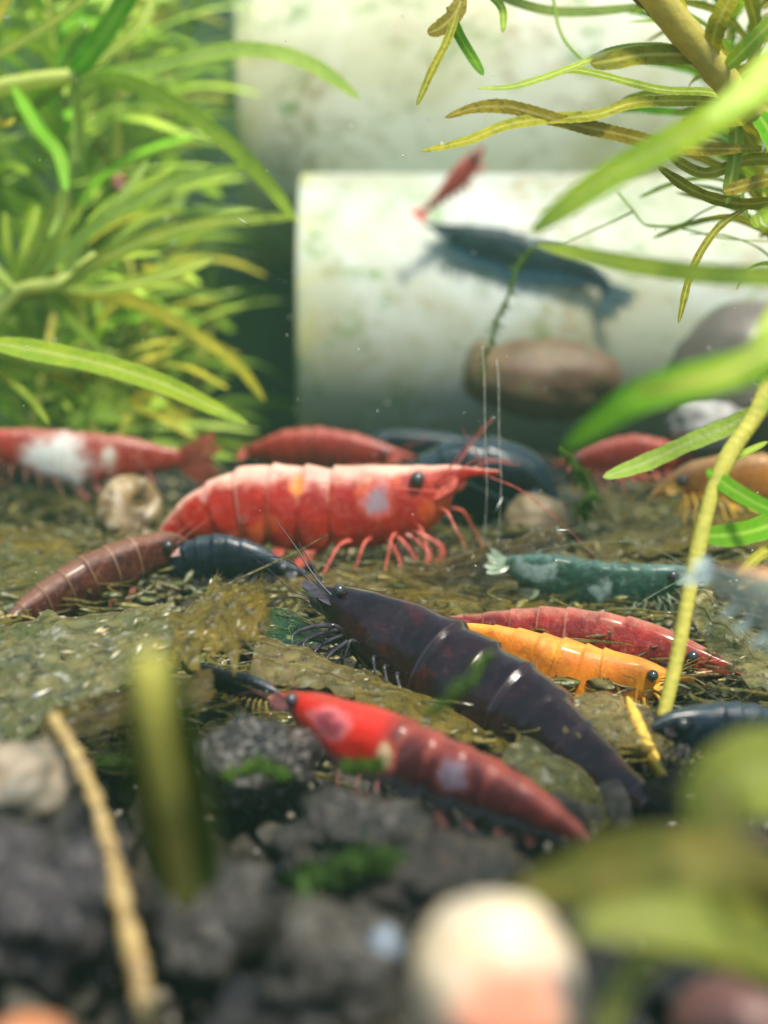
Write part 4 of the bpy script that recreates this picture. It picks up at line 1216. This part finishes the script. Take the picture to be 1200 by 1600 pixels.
# --- blurred yellow green stem, lower left
b = P(292, 1385, 5.6)
r_, b = plant('out of focus yellow green stem standing upright at lower left', base=b, group='broad leaved plants')
W = [P(292, 1400, 5.3), P(278, 1330, 5.0), P(262, 1250, 4.6), P(246, 1170, 4.4), P(238, 1090, 4.3), P(232, 1020, 4.3)]
link('stem', tube('stem', W, 0.052, 0.034, 10, 30, b), G_STEM, r_)
for k in range(2):
    link('leaf', leaf_mesh('leaf', [w_ + Vector((0.03 * (-1) ** k, 0.07, 0)) for w_ in W], 0.10, None, 24, 0.01, 0.3, base=b, blunt=0.4, root=0.7), G_OLD, r_)

# --- twig
m_twig = mat_rock('twig_bark', (0.42, 0.29, 0.09), (0.22, 0.13, 0.045), (0.55, 0.46, 0.24), 8, 0.45, 0.4)
b = P(235, 1600, 5.6)
t_ = thing('twig', b, 'knobbly golden brown twig leaning at lower left', 'twig', None)
W = [P(84, 1122, 7.2), P(120, 1185, 7.0), P(152, 1260, 6.7), P(172, 1340, 6.4), P(192, 1420, 6.1), P(212, 1500, 5.9), P(232, 1600, 5.6)]
def tw(t):
    k = (t * 13 + 1.6 * noise.noise(Vector((t * 5, 2.2, 0)))) % 1
    return 0.024 + 0.014 * t + (0.012 + 0.022 * abs(noise.noise(Vector((t * 9, 0, 4))))) * k ** 2 + 0.012 * noise.noise(Vector((t * 22, 7, 0)))
link('stick', tube('stick', W, 0, 0, 9, 150, b, 0.12, tw), m_twig, t_)

# ------------------------------------------------------------------ leaf litter: torn, soaked, see-through sheets
def mat_sheet(name, c1, c2, c3, clear=0.3, glint=(0.75, 0.72, 0.55), sc_=3.0, seed=0.0, stretch=(1, 1, 1)):
    m, nt, b = newmat(name)
    n1 = tex(nt, sc_, 7, 0.7, 1.0, off=(seed, 0, 0), stretch=stretch)
    n2 = tex(nt, sc_ * 4, 6, 0.75, 0.5, off=(0, seed, 0), stretch=stretch)
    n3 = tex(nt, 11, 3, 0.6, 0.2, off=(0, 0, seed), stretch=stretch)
    c = mix(nt, step(nt, n1, 0.38, 0.60), c1, c2)
    c = mix(nt, mul(nt, step(nt, n2, 0.52, 0.62), 0.85), c, c3)
    c = mix(nt, step(nt, n3, 0.60, 0.66), c, glint)  # wet glints painted into the colour as pale spots
    L(nt, c, b.inputs['Base Color'])
    b.inputs['Roughness'].default_value = 0.12
    b.inputs['Specular IOR Level'].default_value = 0.7
    b.inputs['Coat Weight'].default_value = 1.0
    b.inputs['Coat Roughness'].default_value = 0.04
    bump(nt, b, mul(nt, n2, mul(nt, n3, 1.5), 'ADD'), 1.0, 0.13)
    tl = N(nt, 'ShaderNodeBsdfTranslucent'); L(nt, c, tl.inputs[0])
    m1 = N(nt, 'ShaderNodeMixShader'); m1.inputs[0].default_value = 0.4
    L(nt, b.outputs[0], m1.inputs[1]); L(nt, tl.outputs[0], m1.inputs[2])
    ts = N(nt, 'ShaderNodeBsdfTransparent')
    m2 = N(nt, 'ShaderNodeMixShader')
    L(nt, mul(nt, step(nt, n1, 0.62, 0.45), clear), m2.inputs[0])
    L(nt, m1.outputs[0], m2.inputs[1]); L(nt, ts.outputs[0], m2.inputs[2])
    L(nt, m2.outputs[0], nt.nodes['Material Output'].inputs[0])
    return m


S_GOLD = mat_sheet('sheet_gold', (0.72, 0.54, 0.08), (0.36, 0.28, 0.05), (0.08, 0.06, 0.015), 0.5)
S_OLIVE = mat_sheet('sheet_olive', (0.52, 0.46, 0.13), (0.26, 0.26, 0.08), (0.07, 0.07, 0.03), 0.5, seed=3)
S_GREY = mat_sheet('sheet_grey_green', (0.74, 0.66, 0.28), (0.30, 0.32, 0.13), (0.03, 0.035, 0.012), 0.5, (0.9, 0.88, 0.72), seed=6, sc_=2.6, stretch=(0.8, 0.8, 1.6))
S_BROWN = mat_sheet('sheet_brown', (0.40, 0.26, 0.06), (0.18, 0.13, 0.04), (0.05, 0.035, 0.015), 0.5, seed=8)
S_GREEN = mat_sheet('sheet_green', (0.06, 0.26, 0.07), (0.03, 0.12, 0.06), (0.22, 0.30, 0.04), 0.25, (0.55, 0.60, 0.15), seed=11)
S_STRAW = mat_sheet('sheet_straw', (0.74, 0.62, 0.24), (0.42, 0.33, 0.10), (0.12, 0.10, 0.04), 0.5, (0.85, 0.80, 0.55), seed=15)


M_GLINT_CHIP = mat_rock('glint_chip', (0.60, 0.58, 0.46), (0.55, 0.42, 0.18), (0.50, 0.60, 0.70), 5, 0.12, 0.2)  # pale colours for the slivers that imitate wet glints


def sheet(label, top, bot, mat, seed=0, amp=0.06, rim=True, name='dead_leaf', ragged=0.12, nu=70, nv=22, hair=0, hairmat=None, folds=5.0, chips=14, chiplen=1.0):
    """torn leaf between a far edge and a near edge, crumpled, with real thickness and a curled rim"""
    rs = random.Random(seed)
    A = crom([tuple(P(*p)) for p in top], nu); B = crom([tuple(P(*p)) for p in bot], nu)
    base = Vector(A[nu // 2])
    root = thing(name, base, label, 'dead leaf', 'decaying leaves on the bed')
    T = []
    for i in range(nu):
        a, b_ = Vector(A[i]), Vector(B[i])
        row = []
        r0 = ragged * noise.noise(Vector((i * 0.11, seed, 0))) ; r1 = 1 + ragged * 1.8 * noise.noise(Vector((i * 0.14, seed, 9)))
        for j in range(nv):
            v = j / (nv - 1)
            q = a.lerp(b_, r0 + (r1 - r0) * v)
            q = q + Vector((0.5, 0.3, 1)) * amp * (0.9 * noise.fractal(q * folds * 0.7 + Vector((seed, 0, 0)), 1.2, 2.0, 2) + 0.6 * sin(v * pi))
            row.append(q)
        T.append(row)
    th = 0.008
    V = []
    for row in T:
        V += [q - base + Vector((0, -th, th)) for q in row]
    o_ = len(V)
    for row in T:
        V += [q - base for q in row]
    F = []
    for i in range(nu - 1):
        for j in range(nv - 1):
            p = i * nv + j
            F.append((p, p + nv, p + nv + 1, p + 1))
            F.append((o_ + p, o_ + p + 1, o_ + p + nv + 1, o_ + p + nv))
    bd = [i * nv for i in range(nu)] + [(nu - 1) * nv + j for j in range(1, nv)] + [i * nv + nv - 1 for i in range(nu - 2, -1, -1)] + [j for j in range(nv - 2, 0, -1)]
    for k in range(len(bd)):
        p, q = bd[k], bd[(k + 1) % len(bd)]
        F.append((p, q, o_ + q, o_ + p))
    link('leaf_blade', mkmesh('leaf_blade', V, F), mat, root)
    if rim:
        pts = [T[i][0] for i in range(0, nu, 4)]
        link('leaf_edge', tube('leaf_edge', pts, 0.014, 0.008, 6, 60, base, 0.2), S_STRAW, root)
    # veins
    for v in (0.3, 0.6):
        pts = [T[i][int(v * nv)] + Vector((0, -0.012, 0.012)) for i in range(2, nu - 2, 5)]
        link('vein', tube('vein', pts, 0.009, 0.004, 5, 50, base, 0.2), mat, root)
    if chips:  # added pale slivers standing in for wet glints on the leaf
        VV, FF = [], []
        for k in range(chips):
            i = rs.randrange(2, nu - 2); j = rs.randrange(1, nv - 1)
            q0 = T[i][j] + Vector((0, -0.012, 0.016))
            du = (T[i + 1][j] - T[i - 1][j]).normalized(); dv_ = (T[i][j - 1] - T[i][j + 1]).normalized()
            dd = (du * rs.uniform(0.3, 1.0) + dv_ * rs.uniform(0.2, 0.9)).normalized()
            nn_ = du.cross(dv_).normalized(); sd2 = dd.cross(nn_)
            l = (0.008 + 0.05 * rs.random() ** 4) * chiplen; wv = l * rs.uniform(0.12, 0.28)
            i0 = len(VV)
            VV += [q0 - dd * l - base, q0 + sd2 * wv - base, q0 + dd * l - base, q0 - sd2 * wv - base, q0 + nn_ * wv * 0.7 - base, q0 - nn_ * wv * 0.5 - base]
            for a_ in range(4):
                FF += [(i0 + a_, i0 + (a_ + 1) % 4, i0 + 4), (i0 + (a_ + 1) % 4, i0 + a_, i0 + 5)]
        co = link('glint_chips', mkmesh('glint_chips', VV, FF), M_GLINT_CHIP, root)
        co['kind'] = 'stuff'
    if hair:
        VV, FF = [], []
        for k in range(hair):
            i = int(nu * (1 - 0.42 * rs.random() ** 1.5)) - 1
            q0 = T[min(i, nu - 1)][rs.randrange(nv)]
            dd = Vector((rs.uniform(0.1, 1), rs.uniform(-0.3, 0.3), rs.uniform(-0.7, 0.9))).normalized()
            q1 = q0 + dd * rs.uniform(0.04, 0.13)
            o1 = dd.orthogonal().normalized() * 0.008; o2 = dd.cross(o1)
            i0 = len(VV)
            VV += [q0 + o1 - base, q0 - o1 * .5 + o2 - base, q0 - o1 * .5 - o2 - base, q1 + o1 * .3 - base]
            FF += [(i0, i0 + 1, i0 + 3), (i0 + 1, i0 + 2, i0 + 3), (i0 + 2, i0, i0 + 3)]
        bo = link('bristles', mkmesh('bristles', VV, FF), hairmat, root)
        bo['kind'] = 'stuff'
    return root


sheet('large ragged grey green leaf with bright sparkles at the left edge below the ringed shrimp',
      [(-80, 985, 9.9), (40, 962, 9.9), (130, 952, 9.9), (200, 948, 9.8), (262, 946, 9.8)],
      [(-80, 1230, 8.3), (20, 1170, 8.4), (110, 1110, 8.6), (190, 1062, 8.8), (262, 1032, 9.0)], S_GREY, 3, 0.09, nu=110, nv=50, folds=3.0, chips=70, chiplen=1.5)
sheet('golden bristly torn leaf tip right of the large sparkling grey green leaf',
      [(235, 962, 9.7), (290, 950, 9.6), (345, 922, 9.6), (400, 912, 9.6)], [(235, 1040, 9.0), (300, 1035, 9.0), (360, 1020, 9.1), (415, 990, 9.1)],
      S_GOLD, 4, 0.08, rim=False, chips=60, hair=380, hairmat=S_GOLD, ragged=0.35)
sheet('olive leaf with a bright straw rim at the left edge behind the ringed brown shrimp', [(-60, 862, 12.9), (20, 858, 12.9), (90, 866, 13.0), (150, 884, 13.0)], [(-60, 960, 12.0), (10, 955, 12.0), (60, 940, 12.1), (110, 920, 12.2)], S_OLIVE, 5, 0.06)
sheet('curled gold edged leaf at the left edge below the white saddle', [(-50, 822, 13.8), (30, 826, 13.8), (90, 836, 13.8), (130, 850, 13.8)], [(-50, 862, 13.3), (30, 866, 13.3), (80, 866, 13.3), (120, 870, 13.3)], S_GOLD, 6, 0.05)
sheet('long straw and olive leaf lying under the legs of the large red shrimp', [(400, 905, 13.0), (540, 892, 13.0), (680, 878, 13.0), (800, 868, 13.0)], [(420, 955, 12.1), (560, 945, 12.1), (700, 935, 12.1), (810, 925, 12.1)], S_STRAW, 7, 0.05, nu=100)
sheet('golden leaf strip between the large red and the purple black shrimps', [(560, 930, 12.3), (680, 920, 12.3), (820, 925, 12.3), (960, 935, 12.3)], [(600, 985, 11.4), (720, 985, 11.4), (860, 985, 11.5), (1000, 985, 11.6)], S_GOLD, 8, 0.05, nu=100)
sheet('straw rimmed leaf arching up to the right of the large red shrimp', [(640, 893, 12.5), (720, 868, 12.5), (800, 842, 12.5), (872, 824, 12.6)], [(700, 905, 12.2), (770, 890, 12.2), (830, 868, 12.2), (890, 860, 12.3)], S_BROWN, 9, 0.03)
sheet('small bright green leaf left of the purple black shrimp head', [(408, 955, 10.9), (440, 950, 10.9), (480, 968, 10.8), (515, 1000, 10.7)], [(412, 1000, 10.4), (440, 1010, 10.4), (480, 1018, 10.3), (512, 1022, 10.3)], S_GREEN, 10, 0.03, nu=40)
sheet('mottled straw leaf under the chin of the purple black shrimp', [(395, 1005, 10.2), (460, 1015, 10.1), (530, 1040, 10.0), (600, 1062, 9.9)], [(390, 1050, 9.6), (460, 1068, 9.6), (530, 1085, 9.5), (600, 1105, 9.4)], S_STRAW, 11, 0.05)
sheet('mottled olive leaf under the belly of the purple black shrimp', [(540, 1050, 10.0), (620, 1070, 9.9), (700, 1100, 9.8), (800, 1140, 9.7)], [(560, 1110, 9.2), (640, 1130, 9.2), (720, 1160, 9.2), (800, 1190, 9.2)], S_GOLD, 12, 0.06)
sheet('brown gold leaf behind the deep red shrimp at right', [(860, 930, 12.9), (950, 925, 12.9), (1040, 935, 12.9), (1140, 950, 12.9)], [(880, 975, 12.1), (960, 975, 12.1), (1050, 985, 12.1), (1130, 1000, 12.1)], S_BROWN, 13, 0.05)
sheet('dull gold leaf beneath the brownish orange shrimp at right', [(890, 850, 13.9), (1000, 825, 13.9), (1100, 800, 13.9), (1210, 800, 13.9)], [(900, 885, 13.1), (1000, 870, 13.1), (1100, 860, 13.1), (1210, 860, 13.1)], S_GOLD, 14, 0.05)
sheet('pale frayed leaf below the orange shrimp', [(890, 1095, 9.7), (950, 1085, 9.7), (1010, 1100, 9.6), (1060, 1130, 9.6)], [(880, 1140, 9.1), (940, 1150, 9.1), (1000, 1175, 9.1), (1060, 1200, 9.1)], S_STRAW, 15, 0.06, hair=150, hairmat=S_STRAW)
sheet('dark green torn leaf beside the tail of the purple black shrimp', [(820, 1150, 9.0), (880, 1180, 8.9), (930, 1230, 8.8), (960, 1280, 8.7)], [(780, 1190, 8.5), (820, 1230, 8.4), (870, 1280, 8.3), (920, 1320, 8.2)], S_OLIVE, 16, 0.06)
sheet('dark brown leaf in the lower left under the sparkling leaf', [(60, 1110, 8.8), (150, 1090, 8.9), (240, 1060, 9.0), (330, 1050, 9.1)], [(60, 1170, 8.1), (150, 1150, 8.2), (240, 1120, 8.4), (330, 1100, 8.5)], S_BROWN, 17, 0.06)
sheet('pale grey green leaf behind the milky shrimp at right', [(1060, 920, 10.2), (1110, 935, 10.2), (1160, 970, 10.2), (1230, 1000, 10.2)], [(1070, 975, 9.9), (1110, 1010, 9.9), (1150, 1050, 9.9), (1230, 1100, 9.9)], S_GREY, 18, 0.06)
b_ = P(330, 925, 11.2)
t_ = thing('plant_thread', b_, 'thin straw sliver crossing in front of the black shrimp', 'plant thread', 'thin threads before the pipes')
link('strand', tube('strand', [P(330, 925, 11.2), P(400, 892, 11.2), P(460, 864, 11.2), P(512, 835, 11.2)], 0.010, 0.006, 5, 20, b_), S_STRAW, t_)
for px_, lab in ((760, 'pale hair thin thread standing just left of the reddish oval pebble'), (782, 'second pale hair thin thread standing before the reddish oval pebble')):
    b_ = P(px_, 820, 12.2)
    t_ = thing('plant_thread', b_, lab, 'plant thread', 'thin threads before the pipes')
    link('strand', tube('strand', [P(px_ - 6, 540 + (px_ - 760), 12.2), P(px_ - 3, 600, 12.2), P(px_ - 2, 680, 12.2), P(px_ + 1, 760, 12.2), P(px_ - 4, 850, 12.3)], 0.0045, 0.0035, 5, 30, b_), m_thread, t_)

# tangled rotting strands
V, F = [], []
for k in range(2600):
    y = 8.8 + 8.4 * rng.rand() ** 1.2; x = rng.uniform(-0.34, 0.34) * (y + 2)
    q = Vector((x, y, gz(x, y) + rng.uniform(0.10, 0.42)))
    a = rng.normal(0, 0.5) + (pi if rng.rand() < 0.5 else 0); r = rng.uniform(0.004, 0.016); l = rng.uniform(0.15, 0.7)
    i0 = len(V); curl = rng.uniform(-2.5, 2.5); pz = rng.uniform(-0.25, 0.25)
    for i in range(6):
        t = i / 5
        q = q + Vector((cos(a + curl * t), sin(a + curl * t), pz * (0.5 - t) * 2)) * l / 5
        rr = r * (1 - 0.7 * abs(2 * t - 1) ** 2)
        n_ = Vector((-sin(a + curl * t), cos(a + curl * t), 0))
        V += [q + n_ * rr * 1.6, q + Vector((0, 0, rr)), q - n_ * rr * 1.6, q - Vector((0, 0, rr))]
    for i in range(5):
        for j in range(4):
            p0 = i0 + i * 4 + j; p1 = i0 + i * 4 + (j + 1) % 4
            F.append((p0, p1, p1 + 4, p0 + 4))
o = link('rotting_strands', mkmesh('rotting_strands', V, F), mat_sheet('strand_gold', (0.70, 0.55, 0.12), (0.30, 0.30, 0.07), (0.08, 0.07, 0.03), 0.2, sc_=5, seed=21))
tag(o, 'tangled gold and olive rotting strands strewn over the bed', kind='stuff')

# small debris on the bed
m_deb = mat_rock('debris', (0.20, 0.16, 0.07), (0.07, 0.06, 0.03), (0.45, 0.40, 0.22), 7, 0.3, 0.5)
pts, sz = [], []
for _ in range(2600):
    y = rng.uniform(8.8, 19); x = rng.uniform(-0.33, 0.33) * y
    s = rng.uniform(0.02, 0.07)
    pts.append((x, y, gz(x, y) + rng.uniform(0.05, 0.2))); sz.append(s)
granules('leaf_debris', np.array(pts), sz, m_deb, ICO1, 'olive crumbs of leaf debris strewn between the shrimps')

# torn bits of old leaf
V, F, RN, AC = [], [], [], []
for _ in range(3600):
    y = 8.9 + 8.6 * rng.rand(); x = rng.uniform(-0.34, 0.34) * (y + 2)
    c = Vector((x, y, gz(x, y) + rng.uniform(0.06, 0.36)))
    l = rng.uniform(0.06, 0.30); ww = l * rng.uniform(0.08, 0.28)
    a = rng.uniform(0, 6.28); dv = Vector((cos(a), sin(a) * 0.6, rng.uniform(-0.35, 0.35))).normalized()
    up_ = (Vector((rng.uniform(-.5, .5), rng.uniform(-1, .2), 1))).normalized()
    sv = dv.cross(up_).normalized(); nv = sv.cross(dv)
    i0 = len(V); cu = rng.uniform(-0.5, 0.5); r_n = rng.rand()
    for k in range(5):
        t = k / 4 - 0.5
        wk = ww * (1 - (2 * t) ** 2 * 0.8) * rng.uniform(0.7, 1.1)
        q = c + dv * l * t + nv * (cu * l * (0.25 - t * t) )
        V += [q + sv * wk + nv * 0.004, q + nv * 0.012, q - sv * wk + nv * 0.004, q - nv * 0.006]
        RN += [r_n] * 4; AC += [1, 0.2, 1, 0.5]
    for k in range(4):
        for j in range(4):
            p0 = i0 + k * 4 + j; p1 = i0 + k * 4 + (j + 1) % 4
            F.append((p0, p1, p1 + 4, p0 + 4))
    F.append((i0 + 3, i0 + 2, i0 + 1, i0)); F.append((i0 + 16, i0 + 17, i0 + 18, i0 + 19))
m, nt, bb_ = newmat('leaf_scraps')
rp = N(nt, 'ShaderNodeValToRGB'); L(nt, attr(nt, 'rnd'), rp.inputs[0])
e = rp.color_ramp.elements
e[0].color = (0.05, 0.045, 0.02, 1); e[1].color = (0.42, 0.34, 0.10, 1)
for p_, c_ in ((0.3, (0.12, 0.10, 0.035)), (0.5, (0.10, 0.13, 0.04)), (0.7, (0.24, 0.19, 0.05)), (0.88, (0.20, 0.22, 0.14))):
    k = e.new(p_); k.color = (*c_, 1)
L(nt, mix(nt, mul(nt, step(nt, tex(nt, 15, 5), 0.45, 0.7), 0.6), rp.outputs[0], (0.06, 0.05, 0.025)), bb_.inputs['Base Color'])
bb_.inputs['Roughness'].default_value = 0.22
bump(nt, bb_, tex(nt, 18, 4), 0.8, 0.03)
o = link('leaf_scraps', mkmesh('leaf_scraps', V, F, {'rnd': RN, 'across': AC}), m)
tag(o, 'torn olive and straw scraps of old leaf littering the bed', kind='stuff')

# specks drifting in the water
V, F = [], []
for _ in range(260):
    d = rng.uniform(7, 18); q = P(rng.uniform(0, 1200), rng.uniform(0, 1000), d)
    s = rng.uniform(0.003, 0.009)
    l = s * (1 if rng.rand() < 0.85 else 8)
    a = Vector(rng.normal(size=3)).normalized(); bb = a.orthogonal().normalized(); c = a.cross(bb)
    i0 = len(V)
    V += [q + a * l, q - a * l, q + bb * s, q - bb * s, q + c * s, q - c * s]
    for f in ((0, 2, 4), (0, 4, 3), (0, 3, 5), (0, 5, 2), (1, 4, 2), (1, 3, 4), (1, 5, 3), (1, 2, 5)):
        F.append(tuple(i0 + k for k in f))
o = link('drifting_specks', mkmesh('drifting_specks', V, F), mat_rock('speck', (0.6, 0.6, 0.55), (0.4, 0.42, 0.36), None, 5))
tag(o, 'pale specks and fibres drifting in the water', kind='stuff')

# ------------------------------------------------------------------ murky water
hz = bpy.data.materials.new('murky_water')
hz.use_nodes = True
nt = hz.node_tree
nt.nodes.clear()
out = N(nt, 'ShaderNodeOutputMaterial')
pv = N(nt, 'ShaderNodeVolumePrincipled')
pv.inputs['Color'].default_value = (0.36, 0.72, 0.48, 1)
pv.inputs['Density'].default_value = 0.004
pv.inputs['Anisotropy'].default_value = 0.2
L(nt, pv.outputs[0], out.inputs['Volume'])
V = [(x, y, z) for z in (-3.2, 16) for y in (-10, 32) for x in (-23, 23)]
F = [(0, 2, 3, 1), (4, 5, 7, 6), (0, 1, 5, 4), (2, 6, 7, 3), (0, 4, 6, 2), (1, 3, 7, 5)]
o = link('haze', mkmesh('haze', V, F, smooth=False), hz)
tag(o, 'slightly murky green water filling the tank', kind='stuff')
